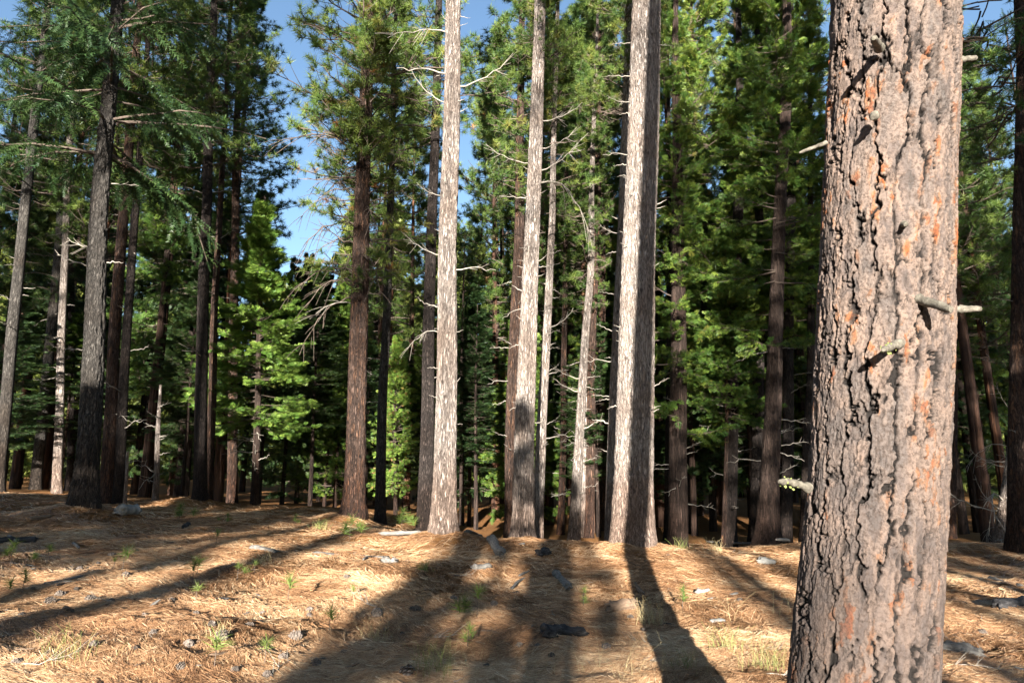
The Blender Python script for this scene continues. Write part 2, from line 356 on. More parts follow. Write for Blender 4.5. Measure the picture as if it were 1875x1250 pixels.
def build_litter():
    """loose fallen needles in threes, laid over the ground where it lies close to the camera"""
    rng = np.random.default_rng(21)
    n = 240000
    u = rng.random(n); d = 1 / (1 / 4.3 - u * (1 / 4.3 - 1 / 21.0))      # even on screen
    x = d * (rng.random(n) * 2 - 1) * 0.98
    clump = vnoise(x * 1.7, d * 1.7, seed=31) + 0.5 * vnoise(x * 5, d * 5, seed=32)
    az = rng.random(n) * 2 * PI + 0.0
    flow = PI * vnoise(x * 0.9, d * 0.9, seed=40)
    az = np.where(rng.random(n) < 0.65, flow * 0.6 + rng.normal(size=n) * 0.4, az)
    ln = 0.17 + 0.09 * rng.random(n)
    w = 0.0007 * np.maximum(1, d / 4.5) * (0.8 + 0.5 * rng.random(n))
    fat = rng.random(n) < 0.12; w = np.where(fat, w * 1.8, w); ln = np.where(fat, ln * 1.25, ln)
    tilt = rng.normal(size=n) * 0.08
    V = []; Fc = []; R = []
    base = 0
    for k in range(3):
        a = az + (k - 1) * rng.normal(size=n) * 0.16
        dx, dy = np.cos(a), np.sin(a)
        cx, cy = -dy, dx
        bend = rng.normal(size=n) * 0.05
        pts = []
        for s in (0, 0.5, 1.0):
            px = x + (dx * (s - 0.5) + cx * bend * (s - s * s) * 4) * ln
            py = d + (dy * (s - 0.5) + cy * bend * (s - s * s) * 4) * ln
            pz = gz(px, py) + 0.004 + 0.009 * rng.random(n) + np.abs(tilt * (s - 0.5)) * ln + 0.012 * np.maximum(0, clump)
            ww = w * (1.0 if s < 1 else 0.35)
            roll = 0.55
            pts += [np.stack([px + cx * ww, py + cy * ww, pz + roll * ww], -1), np.stack([px - cx * ww, py - cy * ww, pz - roll * ww], -1)]
        V.append(np.stack(pts, 1).reshape(-1, 3))
        b = base + np.arange(n)[:, None] * 6
        Fc.append(np.concatenate([b + np.array([0, 1, 3, 2]), b + np.array([2, 3, 5, 4])])); base += n * 6
        R.append(np.repeat(np.clip(0.50 + 0.22 * rng.normal(size=n) + 0.20 * vnoise(x * 1.3, d * 1.3, seed=50) + 0.14 * vnoise(x * 4.1, d * 4.1, seed=51), 0, 1), 6))
    me = mesh_from('needle_litter', [(np.concatenate(V), np.concatenate(Fc), 0, np.concatenate(R))], [M['litter']])
    o = bpy.data.objects.new('needle_litter', me); COL.objects.link(o)
    o['kind'] = 'stuff'; o['label'] = 'thick rust brown carpet of fallen pine needles over the clearing'; o['category'] = 'pine needles'

# ------------------------------------------------------------------ crowns
def tuft_base(rng, K, w=0.032, spread=(0.25, 1.75)):
    V = []
    for k in range(K):
        th = spread[0] + (spread[1] - spread[0]) * rng.random() ** 0.8; ph = rng.random() * 2 * PI
        d = np.array([math.sin(th) * math.cos(ph), math.sin(th) * math.sin(ph), math.cos(th)])
        s = np.array([0, 0, -0.55 + 0.6 * rng.random()])
        c = np.cross(d, rng.normal(size=3)); c /= np.linalg.norm(c)
        L = 0.75 + 0.35 * rng.random()
        V += [s + c * w, s - c * w, s + d * L]
    return np.array(V), np.arange(3 * K).reshape(-1, 3)

def spray_base(rng, nb=5, wid=0.13):
    """flat pinnate spray in the x-z plane pointing +z, rhombic leaflets"""
    V = []; Q = []
    def leaf(p, d, L, w):
        n = len(V); c = np.array([d[2], 0.0, -d[0]])
        lift = np.array([0, rng.normal() * 0.1 * L, 0])
        V.extend([p, p + d * L * 0.5 + c * w + lift, p + d * L + lift * 1.5, p + d * L * 0.5 - c * w + lift]); Q.append([n, n + 1, n + 2, n + 3])
    for i in range(nb):
        s = i / nb
        for sd in (-1, 1):
            a = sd * (0.75 + 0.25 * rng.random()); d = np.array([math.sin(a), 0, math.cos(a)])
            leaf(np.array([0, 0, s * 0.75]), d, 0.55 * (1.05 - 0.6 * s) * (0.8 + 0.4 * rng.random()), wid * 0.5)
    leaf(np.array([0, 0, 0.55]), np.array([0, 0, 1.0]), 0.5, wid * 0.5)
    return np.array(V), np.array(Q)

def firtwig_base(rng, K=26):
    V = []
    for i in range(K):
        s = i / K; sd = 1 if i % 2 else -1
        a = sd * (0.9 + 0.35 * rng.random()); up = rng.normal() * 0.35
        d = np.array([math.sin(a), up, math.cos(a)]); d /= np.linalg.norm(d)
        p = np.array([0, 0, s]); L = 0.16 * (1.1 - 0.5 * s)
        c = np.array([0, 0, 1.0]) * 0.026
        V += [p - c, p + c, p + d * L]
    n = len(V)
    return np.array(V), np.arange(n).reshape(-1, 3)

def limb_paths(rng, n, t, H, L, elev, curv, Np=7, wob=0.05, z0=0.0, az=None):
    az = rng.random(n) * 2 * PI if az is None else az
    d = np.stack([np.cos(az) * np.cos(elev), np.sin(az) * np.cos(elev), np.sin(elev)], -1)
    s = np.linspace(0, 1, Np)
    st = np.stack([np.zeros(n), np.zeros(n), z0 + t * H], -1)
    P = st[:, None, :] + d[:, None, :] * (L[:, None] * s[None])[:, :, None]
    P[:, :, 2] += (curv * L)[:, None] * (s ** 2)[None]
    W = np.cumsum(rng.normal(size=(n, Np, 3)) * wob, axis=1) * L[:, None, None] * (s[None, :, None])
    return P + W, d

def sample_path(P, s):
    Np = P.shape[1]; x = np.clip(s * (Np - 1), 0, Np - 1.001); i = x.astype(int); f = (x - i)[:, None]
    r = np.arange(len(P))
    return P[r, i] * (1 - f) + P[r, i + 1] * f, norm(P[r, i + 1] - P[r, i])

def pine_crown(name, seed, H, L, nl, K=40, tl=0.215, w=0.036, ns=7, lowdead=0.12, mat='pine', prof=None):
    rng = np.random.default_rng(seed)
    t = np.sort(rng.random(nl) ** 0.9)
    pr = (1.02 - t) ** 0.65 * np.minimum(1, 0.55 + 2.2 * t) if prof is None else prof(t)
    Lb = np.maximum(0.35, L * pr * (0.55 + 0.55 * rng.random(nl)))
    elev = np.radians(-14 + 52 * t + rng.normal(size=nl) * 9)
    P, d = limb_paths(rng, nl, t, H, Lb, elev, 0.12 + 0.12 * rng.random(nl))
    R = 0.012 * Lb[:, None] * np.linspace(1, 0.25, 7)[None] + 0.003
    parts = []
    V, Q = tubes(P, R, 5); parts.append((V, Q, 1, None))
    sub_b, sub_d, sub_l = [], [], []
    for k in range(ns):
        s = 0.3 + 0.68 * (k + rng.random(nl)) / ns
        p, tg = sample_path(P, s)
        side = norm(np.cross(tg, np.array([0, 0, 1.0]))) * np.where(rng.random(nl) < 0.5, 1, -1)[:, None]
        dd = norm(tg * 0.7 + side * (0.5 + 0.5 * rng.random(nl))[:, None] + np.array([0, 0, 0.35]) * rng.random(nl)[:, None] - np.array([0, 0, 0.08]))
        l = Lb * (0.14 + 0.32 * (1.05 - s)) * (0.6 + 0.7 * rng.random(nl)) + 0.08
        sub_b.append(p); sub_d.append(dd); sub_l.append(l)
    sub_b = np.concatenate(sub_b); sub_d = np.concatenate(sub_d); sub_l = np.concatenate(sub_l)
    s4 = np.linspace(0, 1, 4)
    SPa = sub_b[:, None] + sub_d[:, None] * (sub_l[:, None] * s4)[:, :, None]
    SPa[:, :, 2] += (0.18 * sub_l)[:, None] * (s4 ** 2)[None]
    V, Q = tubes(SPa, np.broadcast_to(np.linspace(0.011, 0.005, 4), SPa.shape[:2]), 3); parts.append((V, Q, 1, None))
    tp, td = [], []
    for f in (0.6, 1.0):
        p, tg = sample_path(SPa, np.full(len(SPa), f))
        keep = rng.random(len(p)) > (0.12 if f == 1.0 else 0.45)
        tp.append(p[keep]); td.append((tg + np.array([0, 0, 0.35]) + rng.normal(size=tg.shape) * 0.25)[keep])
    tp.append(P[:, -1]); td.append(norm(P[:, -1] - P[:, -2]))
    tp = np.concatenate(tp); td = np.concatenate(td)
    hfrac = tp[:, 2] / H
    keep = rng.random(len(tp)) < np.clip(hfrac / max(lowdead, 1e-3), 0.12, 1)
    tp, td = tp[keep], td[keep]
    A, B, C = basis(td, rng)
    g = rng.integers(0, 4, len(tp))
    for v in range(4):
        bv, bf = tuft_base(rng, K, w)
        m = g == v
        V, Fc, r = stamp(bv, bf, tp[m], A[m], B[m], C[m], tl * (0.8 + 0.4 * rng.random(m.sum())), rng)
        parts.append((V, Fc, 0, r))
    return mesh_from(name, parts, [M[mat], M['limb']])

def cedar_crown(name, seed, H, L, nl, nb=13, sl=0.2, wid=0.08, per=7, mat='cedar', prof=None, az=None, el0=-12, el1=55, leafn=7):
    rng = np.random.default_rng(seed)
    t = np.sort(rng.random(nl) ** 0.95)
    pr = (1.0 - t) ** 0.75 * np.minimum(1, 0.7 + 2.5 * t) if prof is None else prof(t)
    Lb = np.maximum(0.22, L * pr * (0.5 + 0.6 * rng.random(nl)))
    elev = np.radians(el0 + el1 * t + rng.normal(size=nl) * 8)
    azz = None if az is None else az[0] + (rng.random(nl) - 0.5) * az[1]
    P, d = limb_paths(rng, nl, t, H, Lb, elev, 0.05 + 0.2 * rng.random(nl), az=azz, wob=0.03)
    parts = []
    V, Q = tubes(P, 0.009 * Lb[:, None] * np.linspace(1, 0.2, 7)[None] + 0.003, 4); parts.append((V, Q, 1, None))
    sb, sd_, sl_ = [], [], []
    for k in range(nb):
        s = 0.2 + 0.78 * (k + rng.random(nl)) / nb
        p, tg = sample_path(P, s)
        side = norm(np.cross(tg, np.array([0, 0, 1.0]))) * (1 if k % 2 else -1)
        dd = norm(tg * 0.8 + side * (0.5 + 0.4 * rng.random(nl))[:, None] + np.array([0, 0, 1.0]) * (rng.normal(size=nl) * 0.25 - 0.05)[:, None])
        sb.append(p); sd_.append(dd); sl_.append(Lb * (0.10 + 0.38 * (1.05 - s)) * (0.6 + 0.6 * rng.random(nl)) + 0.06)
    sb = np.concatenate(sb); sd_ = np.concatenate(sd_); sl_ = np.concatenate(sl_)
    s3 = np.linspace(0, 1, 3)
    SB = sb[:, None] + sd_[:, None] * (sl_[:, None] * s3)[:, :, None]
    V, Q = tubes(SB, np.broadcast_to(np.linspace(0.007, 0.003, 3), SB.shape[:2]), 3); parts.append((V, Q, 1, None))
    tp, td = [], []
    for k in range(per):
        f = (k + 0.6 * rng.random(len(sb)) + 0.4) / per
        tp.append(sb + sd_ * (sl_ * f)[:, None]); td.append(sd_ + rng.normal(size=sd_.shape) * 0.35 - np.array([0, 0, 0.12]))
    tp.append(P[:, -1]); td.append(P[:, -1] - P[:, -2])
    tp = np.concatenate(tp); td = np.concatenate(td)
    # sprays lie roughly flat, each with its own roll
    f = norm(td); up = norm(np.array([0, 0, 0.75]) + rng.normal(size=f.shape) * 0.85)
    A = norm(np.cross(f, up)); B = np.cross(A, f)
    g = rng.integers(0, 4, len(tp))
    for v in range(4):
        bv, bf = spray_base(rng, leafn, wid); m = g == v
        V, Fc, r = stamp(bv, bf, tp[m], A[m], B[m], f[m], sl * (0.7 + 0.6 * rng.random(m.sum())), rng)
        parts.append((V, Fc, 0, r))
    return mesh_from(name, parts, [M[mat], M['limb']])

def conifer_crown(name, seed, H, L, nl, nt_=24, sl=0.42, mat='fir', droop=-0.28, prof=None, K=26, az=None):
    rng = np.random.default_rng(seed)
    t = np.sort(rng.random(nl) ** 0.95)
    pr = (1.0 - t) ** 0.7 * np.minimum(1, 0.75 + 2 * t) if prof is None else prof(t)
    Lb = np.maximum(0.3, L * pr * (0.55 + 0.55 * rng.random(nl)))
    elev = np.radians(2 + 40 * t + rng.normal(size=nl) * 8)
    azz = None if az is None else az[0] + (rng.random(nl) - 0.5) * az[1]
    P, d = limb_paths(rng, nl, t, H, Lb, elev, droop + 0.15 * rng.random(nl), wob=0.025, az=azz)
    parts = []
    V, Q = tubes(P, 0.010 * Lb[:, None] * np.linspace(1, 0.2, 7)[None] + 0.003, 5); parts.append((V, Q, 1, None))
    tp, td, ts = [], [], []
    for k in range(nt_):
        s = 0.18 + 0.8 * (k + rng.random(nl)) / nt_
        p, tg = sample_path(P, s)
        side = norm(np.cross(tg, np.array([0, 0, 1.0]))) * (1 if k % 2 else -1)
        dd = norm(tg * 0.75 + side * (0.2 + 0.8 * rng.random(nl))[:, None] - np.array([0, 0, 1.0]) * (0.05 + 0.85 * rng.random(nl))[:, None] + rng.normal(size=tg.shape) * 0.18)
        l = (Lb * 0.18 * (1.15 - s) + 0.26) * (0.35 + 1.1 * rng.random(nl)) * (rng.random(nl) > 0.18)
        tp.append(p); td.append(dd); ts.append(l)
        # a second order twig
        d2 = norm(dd + rng.normal(size=dd.shape) * 0.45 - np.array([0, 0, 0.3]))
        tp.append(p + dd * (l * 0.45)[:, None]); td.append(d2); ts.append(l * 0.75)
    tp.append(P[:, -1]); td.append(norm(P[:, -1] - P[:, -2])); ts.append(np.full(nl, sl * 0.8))
    tp = np.concatenate(tp); td = np.concatenate(td); ts = np.concatenate(ts)
    f = norm(td); up = norm(np.array([0, 0, 1.0]) + rng.normal(size=f.shape) * 0.35)
    A = norm(np.cross(f, up)); B = np.cross(A, f)
    g = rng.integers(0, 4, len(tp))
    for v in range(4):
        bv, bf = firtwig_base(rng, K); m = g == v
        V, Fc, r = stamp(bv, bf, tp[m], A[m], B[m], f[m], ts[m], rng)
        parts.append((V, Fc, 0, r))
    return mesh_from(name, parts, [M[mat], M['limb']])

def conic(t): return (1.0 - t) ** 0.72 * np.minimum(1, 0.8 + 2 * t)
CR = {}
CR['pine_a'] = (pine_crown('pine_crown', 11, 12, 2.7, 125, ns=8), 12)
CR['pine_b'] = (pine_crown('pine_crown', 12, 14, 2.5, 135, ns=8), 14)
CR['pine_c'] = (pine_crown('pine_crown', 13, 10, 2.3, 105, ns=7), 10)
CR['pine_thin'] = (pine_crown('pine_crown', 14, 11, 2.4, 80, ns=7), 11)
CR['cedar_a'] = (cedar_crown('cedar_crown', 21, 18, 2.3, 150), 18)
CR['cedar_b'] = (cedar_crown('cedar_crown', 22, 15, 2.1, 120), 15)
CR['cedar_loose'] = (cedar_crown('cedar_crown', 23, 16, 2.3, 85, nb=11), 16)
CR['cedar_young'] = (cedar_crown('cedar_crown', 24, 8, 1.7, 230, nb=12, sl=0.17, prof=conic, el0=-18, el1=70), 8)
CR['cedar_lime'] = (cedar_crown('cedar_crown', 27, 8, 1.75, 165, nb=12, sl=0.17, prof=conic, el0=-18, el1=70, mat='lime'), 8)
CR['deep_darkened_a'] = (cedar_crown('conifer_crown', 25, 18, 2.4, 150, mat='fir'), 18)  # cedar shape in darkened foliage, standing in for the wood's shade
CR['deep_darkened_b'] = (cedar_crown('conifer_crown', 26, 13, 2.2, 130, mat='fir'), 13)  # cedar shape too, its shade put into the dark foliage colour
CR['fir_a'] = (conifer_crown('conifer_crown', 31, 16, 2.6, 120, 16), 16)
CR['fir_b'] = (conifer_crown('conifer_crown', 32, 13, 2.2, 90, 16), 13)
CR['fir_sweep'] = (conifer_crown('conifer_crown', 33, 14, 4.2, 115, 42, prof=lambda t: (1 - t) ** 0.5), 14)

# ------------------------------------------------------------------ trunks
def empty(name, loc, label=None, cat=None, group=None):
    o = bpy.data.objects.new(name, None); o.empty_display_size = 0.3; COL.objects.link(o); o.location = loc
    if label: o['label'] = label
    if cat: o['category'] = cat
    if group: o['group'] = group
    return o

def child(name, me, parent, loc=(0, 0, 0), rot=(0, 0, 0), sc=1.0, label=None):
    o = bpy.data.objects.new(name, me); COL.objects.link(o); o.parent = parent
    o.location = loc; o.rotation_euler = rot; o.scale = (sc, sc, sc) if isinstance(sc, (int, float)) else sc
    if label: o['label'] = label
    return o

def trunk_mesh(zs, cx, cy, R, mat, seg=24, seed=0, disp=0.0, flare=0.0, nf=1.0):
    """zs rows, centre line cx cy, radius R per row"""
    a = np.arange(seg) * 2 * PI / seg
    Z = zs[:, None] + 0 * a[None]; A = a[None] + 0 * Z
    r = R[:, None] * (1 + 0.03 * vnoise(np.cos(A) * 1.5, np.sin(A) * 1.5, Z * 0.5, seed))
    if flare: r = r * (1 + flare * np.exp(-np.maximum(Z, 0) / 0.28) * (0.7 + 0.6 * np.maximum(0, np.sin(A * 4 + seed) * 0.7 + 0.3)))
    if disp:
        rr = R[:, None]
        n1 = vnoise(np.cos(A) * rr * 22 * nf, np.sin(A) * rr * 22 * nf, Z * 5.5 * nf, seed + 1)
        n2 = vnoise(np.cos(A) * rr * 48 * nf, np.sin(A) * rr * 48 * nf, Z * 14 * nf, seed + 2)
        r = r + disp * (1 - 2.0 * np.abs(n1)) + disp * 0.5 * n2
    V = np.stack([cx[:, None] + r * np.cos(A), cy[:, None] + r * np.sin(A), Z], -1).reshape(-1, 3)
    n = len(zs)
    i = np.arange(n - 1)[:, None] * seg; j = np.arange(seg)[None]; j2 = (j + 1) % seg
    Q = np.stack([i + j, i + j2, i + seg + j2, i + seg + j], -1).reshape(-1, 4)
    return mesh_from('trunk', [(V, Q, 0, None)], [M[mat]], smooth=True)

def trunk_from_pixels(d, pts, H):
    """pts: (px, py, width px) from low to high -> functions of height above the base"""
    P = []
    for px, py, w in pts:
        a, b = ray(px, py)
        X, Z = a * d, CAMZ + b * d
        ax = d * CP + (Z - CAMZ) * SP
        P.append((Z, X, w / 2 * ax / F / math.sqrt(1 + a * a)))
    P.sort()
    X0 = P[0][1]; Zb = float(gz(X0, d))
    zz = np.array([p[0] - Zb for p in P]); xx = np.array([p[1] for p in P]); rr = np.array([p[2] for p in P])
    if len(zz) > 1:
        s = (xx[-1] - xx[0]) / (zz[-1] - zz[0]); xlo = xx[0] - s * zz[0]; s2 = s * 0.6
    else: xlo, s2 = xx[0], 0
    Zs = np.concatenate([[-0.3, 0.0], zz[zz > 0.3], [H]])
    Xs = np.concatenate([[xlo, xlo], xx[zz > 0.3], [xx[-1] + s2 * (H - zz[-1])]])
    Rs = np.concatenate([[rr[0] * 1.03, rr[0] * 1.02], rr[zz > 0.3], [0.035]])
    return xlo, Zb, Zs, Xs - xlo, Rs

DEAD = []
def dead_mesh(seed, L, kind, mat='deadwood'):
    rng = np.random.default_rng(seed)
    n = 9; s = np.linspace(0, 1, n)
    P = np.stack([s * L, 0.14 * L * np.cumsum(rng.normal(size=n)) * 0.25 * s, np.zeros(n)], -1)
    if kind == 'droop': P[:, 2] = L * (0.35 * s - 0.95 * s ** 2.2); P[:, 0] *= 0.9
    elif kind == 'up': P[:, 2] = L * (0.1 * s + 0.5 * s ** 2)
    else: P[:, 2] = L * (0.1 * s + 0.06 * np.cumsum(rng.normal(size=n)) * s)
    P[1:, 2] += rng.normal(size=n - 1) * 0.022 * L
    r0 = 0.011 + 0.007 * L
    parts = []
    V, Q = tubes(P, (r0 * (1 - 0.75 * s))[None], 6); parts.append((V, Q, 0, None))
    if kind in ('fork', 'droop', 'up'):
        k = 3 if kind == 'fork' else 9
        tw = []
        for i in range(k):
            f = 0.3 + 0.65 * rng.random(); p = np.array([np.interp(f, s, P[:, c]) for c in range(3)])
            dirn = np.array([0.6, rng.choice([-1, 1]) * (0.4 + 0.5 * rng.random()), rng.normal() * 0.4 - (0.7 if kind == 'droop' else 0)]); dirn /= np.linalg.norm(dirn)
            l = L * (0.18 + 0.28 * rng.random()); q = np.linspace(0, 1, 5)
            T = p + dirn * (l * q)[:, None]; T[:, 2] -= (0.35 if kind == 'droop' else -0.1) * l * q ** 2
            tw.append(T)
        V, Q = tubes(np.array(tw), np.broadcast_to(r0 * 0.4 * (1 - 0.6 * np.linspace(0, 1, 5)), (k, 5)), 4); parts.append((V, Q, 0, None))
    return mesh_from('dead_branch', parts, [M[mat]], smooth=True)
DEAD = {'dark_droop': [dead_mesh(180 + i, 1.2 + 0.3 * i, 'droop', 'limb') for i in range(3)], 'dark_up': [dead_mesh(190 + i, 1.0 + 0.3 * i, 'up', 'limb') for i in range(3)],
        'stub': [dead_mesh(60 + i, 0.16 + 0.08 * i, 'stub') for i in range(3)],
        'twig': [dead_mesh(70 + i, 0.5 + 0.2 * i, 'fork') for i in range(3)],
        'droop': [dead_mesh(80 + i, 1.3 + 0.25 * i, 'droop') for i in range(2)],
        'up': [dead_mesh(90 + i, 0.9 + 0.3 * i, 'up') for i in range(2)]}

def add_dead(root, zf, xf, rf, specs, seed, cy=0.0):
    """specs: (height, azimuth degrees: 0 right of picture, 180 left, -90 toward camera, kind, scale)"""
    rng = np.random.default_rng(seed)
    for (h, az, kind, sc) in specs:
        me = DEAD[kind][rng.integers(0, len(DEAD[kind]))]
        a = math.radians(az); x = np.interp(h, zf, xf); r = np.interp(h, zf, rf) * 0.92
        child('dead_branch', me, root, (x + r * math.cos(a), cy + r * math.sin(a), h), (rng.normal() * 0.3, rng.normal() * 0.2, a), sc)

def random_dead(rng, n, z0, z1, kinds=('stub', 'stub', 'twig'), sc=(0.6, 1.1)):
    return [(z0 + (z1 - z0) * rng.random(), rng.choice([0, 180, -90, -45, 225, 20, 160]) + rng.normal() * 25, kinds[rng.integers(0, len(kinds))], sc[0] + (sc[1] - sc[0]) * rng.random()) for _ in range(n)]

COUNT = [0]
def tree(name, label, cat, d, pts, H, bark, crown=None, dead=(), group=None, seg=20, rows=60, disp=0.0, flare=0.25, nf=1.0, seed=None):
    """crown: list of (crown key, height of its base above the ground, scale, turn)"""
    COUNT[0] += 1
    seed = COUNT[0] * 13 if seed is None else seed
    x0, zb, Zs, Xs, Rs = trunk_from_pixels(d, pts, H)
    root = empty(name, (x0, d, zb), label, cat, group)
    if rows > 150: zs = np.concatenate([np.linspace(-0.3, 13, rows), np.linspace(13.2, H, 40)])
    else: zs = np.concatenate([np.linspace(-0.3, 1.0, 10), np.linspace(1.1, H, rows)])
    cx = np.interp(zs, Zs, Xs); R = np.interp(zs, Zs, Rs)
    cx = cx + 0.03 * vnoise(zs * 0.35, zs * 0 + seed, seed=seed) * np.minimum(1, np.maximum(zs, 0))
    me = trunk_mesh(zs, cx, 0.03 * vnoise(zs * 0.3, zs * 0 + seed + 5, seed=seed), R, bark, seg, seed, disp, flare, nf)
    child('trunk', me, root)
    for (key, h, sc, turn) in (crown or []):
        child('crown', CR[key][0], root, (float(np.interp(h, Zs, Xs)), 0, h), (0, math.atan((Xs[-1] - np.interp(h, Zs, Xs)) / max(H - h, 1)), math.radians(turn)), sc)
    if dead: add_dead(root, Zs, Xs, Rs, dead, seed)
    return root

# ------------------------------------------------------------------ the big trunk close to the camera
def voro(u, v, seed):
    iu = np.floor(u); iv = np.floor(v)
    f1 = np.full(u.shape, 9.0); f2 = np.full(u.shape, 9.0); idd = np.zeros(u.shape)
    for a in (-1, 0, 1):
        for b in (-1, 0, 1):
            cu, cv = iu + a, iv + b
            k = np.mod(cu, voro.cols)
            pu = cu + 0.5 + 0.8 * (_hash(k, cv, k * 0, seed) - 0.5)
            pv = cv + 0.5 + 0.85 * (_hash(k, cv, k * 0 + 1, seed) - 0.5) + 0.5 * np.mod(k, 2)
            dd = np.sqrt((u - pu) ** 2 + (v - pv) ** 2)
            h = _hash(k, cv, k * 0 + 2, seed)
            n1 = dd < f1
            f2 = np.where(n1, f1, np.minimum(f2, dd)); idd = np.where(n1, h, idd); f1 = np.where(n1, dd, f1)
    return f1, f2 - f1, idd

def build_hero():
    d = 2.25
    edges = [(0, 1519, 1768), (120, 1516, 1765), (300, 1508, 1757), (450, 1502, 1753), (600, 1496, 1750), (750, 1490, 1745), (900, 1481, 1737), (1000, 1470, 1732), (1100, 1459, 1728), (1250, 1444, 1719)]
    zs_, xs_, rs_ = [], [], []
    for py, l, r in edges:
        a, b = ray((l + r) / 2 - 6, py); Z = CAMZ + b * d; ax = d * CP + (Z - CAMZ) * SP
        zs_.append(Z); xs_.append(a * d); rs_.append((r - l) / 2 * ax / F * 1.02 / math.sqrt(1 + a * a))
    zs_, xs_, rs_ = [np.array(q)[::-1] for q in (zs_, xs_, rs_)]
    sl = (xs_[2] - xs_[0]) / (zs_[2] - zs_[0])
    xb = xs_[0] - sl * 0.45 * zs_[0]; zb = float(gz(xb, d))
    zz = np.concatenate([[-0.3, 0.0, 0.35], zs_ - zb, [8, 17, 26]])
    H = 26.0
    xx = np.concatenate([[xb, xb, xb + sl * 0.12], xs_, [xs_[-1] + 0.33, xs_[-1] + 0.95, xs_[-1] + 1.3]]) - xb
    rr = np.concatenate([[rs_[0] * 1.36, rs_[0] * 1.28, rs_[0] * 1.12], rs_, [rs_[-1] * 0.86, rs_[-1] * 0.55, 0.03]])
    zs = np.concatenate([np.linspace(-0.3, 0.55, 60), np.arange(0.555, 4.0, 0.0031), np.linspace(4.02, H, 160)])
    seg = 520
    cx = np.interp(zs, zz, xx); R = np.interp(zs, zz, rr)
    A = np.broadcast_to((np.arange(seg) * 2 * PI / seg)[None], (len(zs), seg)); Z = np.broadcast_to(zs[:, None], A.shape)
    ca, sa = np.cos(A) * 0.235, np.sin(A) * 0.235
    wu = 0.40 * fbm(ca * 14, sa * 14, Z * 6, 3, 2) + 0.30 * fbm(ca * 60, sa * 60, Z * 38, 13, 3); wv = 0.30 * fbm(ca * 20, sa * 20, Z * 16, 4, 2) + 0.30 * fbm(ca * 70, sa * 70, Z * 60, 14, 3)
    def layer(cols, ch, seed, warp):
        voro.cols = cols
        return voro(A / (2 * PI) * cols + wu * warp, Z / ch + wv * warp, seed)
    f1, e1, i1 = layer(20, 0.33, 5, 0.9)
    f2, e2, i2 = layer(46, 0.085, 6, 1.3)
    f3, e3, i3 = layer(90, 0.034, 7, 1.8)
    mod = 0.5 + 0.5 * sstep(-0.45, 0.1, fbm(ca * 7, sa * 7, Z * 3, 9, 2))
    vert = sstep(0.15, 0.75, np.abs(np.mod(A / (2 * PI) * 20 + wu * 0.9, 1) - 0.5) * 2)
    g1 = (1 - sstep(0.06, 0.15, e1)) * mod * (0.35 + 0.65 * vert)
    g2 = (1 - sstep(0.02, 0.12, e2)) * (0.25 + 0.75 * sstep(-0.3, 0.4, fbm(ca * 12, sa * 12, Z * 7, 12, 2)))
    g3 = (1 - sstep(0.02, 0.10, e3))
    fin = fbm(ca * 110, sa * 110, Z * 60, 15, 3)
    crk = np.clip(1 - np.abs(fbm(ca * 75, sa * 75, Z * 20, 16, 3)) * 7, 0, 1) * sstep(-0.2, 0.3, fbm(ca * 10, sa * 10, Z * 6, 19, 2))
    st = np.round(i2 * 4) / 4
    disp = -0.026 * g1 - 0.0042 * g2 - 0.0012 * g3 + 0.0042 * (st - 0.5) + 0.0034 * (np.round(i3 * 3) / 3 - 0.5) + 0.0011 * fin - 0.004 * crk
    r = R[:, None] + disp + 0.006 * fbm(ca * 3, sa * 3, Z * 1.2, 20, 2)
    V = np.stack([cx[:, None] + r * np.cos(A), r * np.sin(A), Z], -1).reshape(-1, 3)
    n = len(zs)
    i = np.arange(n - 1)[:, None] * seg; j = np.arange(seg)[None]; j2 = (j + 1) % seg
    Q = np.stack([i + j, i + j2, i + seg + j2, i + seg + j], -1).reshape(-1, 4)
    clus = 0.56 + 0.9 * fbm(ca * 22, sa * 22, Z * 11, 30, 2)
    rnd = np.clip(0.42 * i2 + 0.36 * i3 + 0.42 * (clus - 0.36) + 0.10 * fin, 0, 1)
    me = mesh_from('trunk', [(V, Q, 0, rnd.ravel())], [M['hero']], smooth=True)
    for nm, val in (('depth', np.clip(1 - np.maximum(np.maximum(g1 * 1.05, 0.5 * g2), 0.5 * crk), 0, 1)), ('plate', i1)):
        at = me.attributes.new(nm, 'FLOAT', 'POINT'); at.data.foreach_set('value', val.astype(np.float32).ravel())
    root = empty('ponderosa_pine', (xb, d, zb), 'large orange and grey plated pine trunk standing close to the camera on the right', 'tree')
    child('trunk', me, root)
    child('crown', CR['pine_c'][0], root, (xx[-1], 0, 17.5), (0, 0, 1.0), 0.85)
    # broken branch stubs: (px, py of the root, px, py of the tip, depth of root, depth of tip, thickness, label)
    def stub(px0, py0, px1, py1, d0, d1, th, lichen=False, hook=0.0):
        a0, b0 = ray(px0, py0); a1, b1 = ray(px1, py1)
        p0 = np.array([a0 * d0, d0, CAMZ + b0 * d0]); p1 = np.array([a1 * d1, d1, CAMZ + b1 * d1])
        s = np.linspace(0, 1, 12)[:, None]
        rng = np.random.default_rng(int(px0 + py0))
        P = p0 + (p1 - p0) * s + np.array([0, 0, hook]) * (s * (1 - s)) - np.array([xb, d, zb])
        P[1:-1] += rng.normal(size=(10, 3)) * th * 0.10
        rad = th * (1.35 - 0.55 * s[:, 0] ** 0.5) * (1 + 0.12 * rng.normal(size=12)); rad[-1] *= 0.62
        Vt, Qt = tubes(P[None], rad[None], 10)
        Vt += 0.10 * th * vnoise(Vt[:, 0] * 160, Vt[:, 1] * 160, Vt[:, 2] * 160, 3)[:, None]
        k = len(Vt); Vt = np.concatenate([Vt, P[-1:] + (P[-1] - P[-2]) * 0.2])
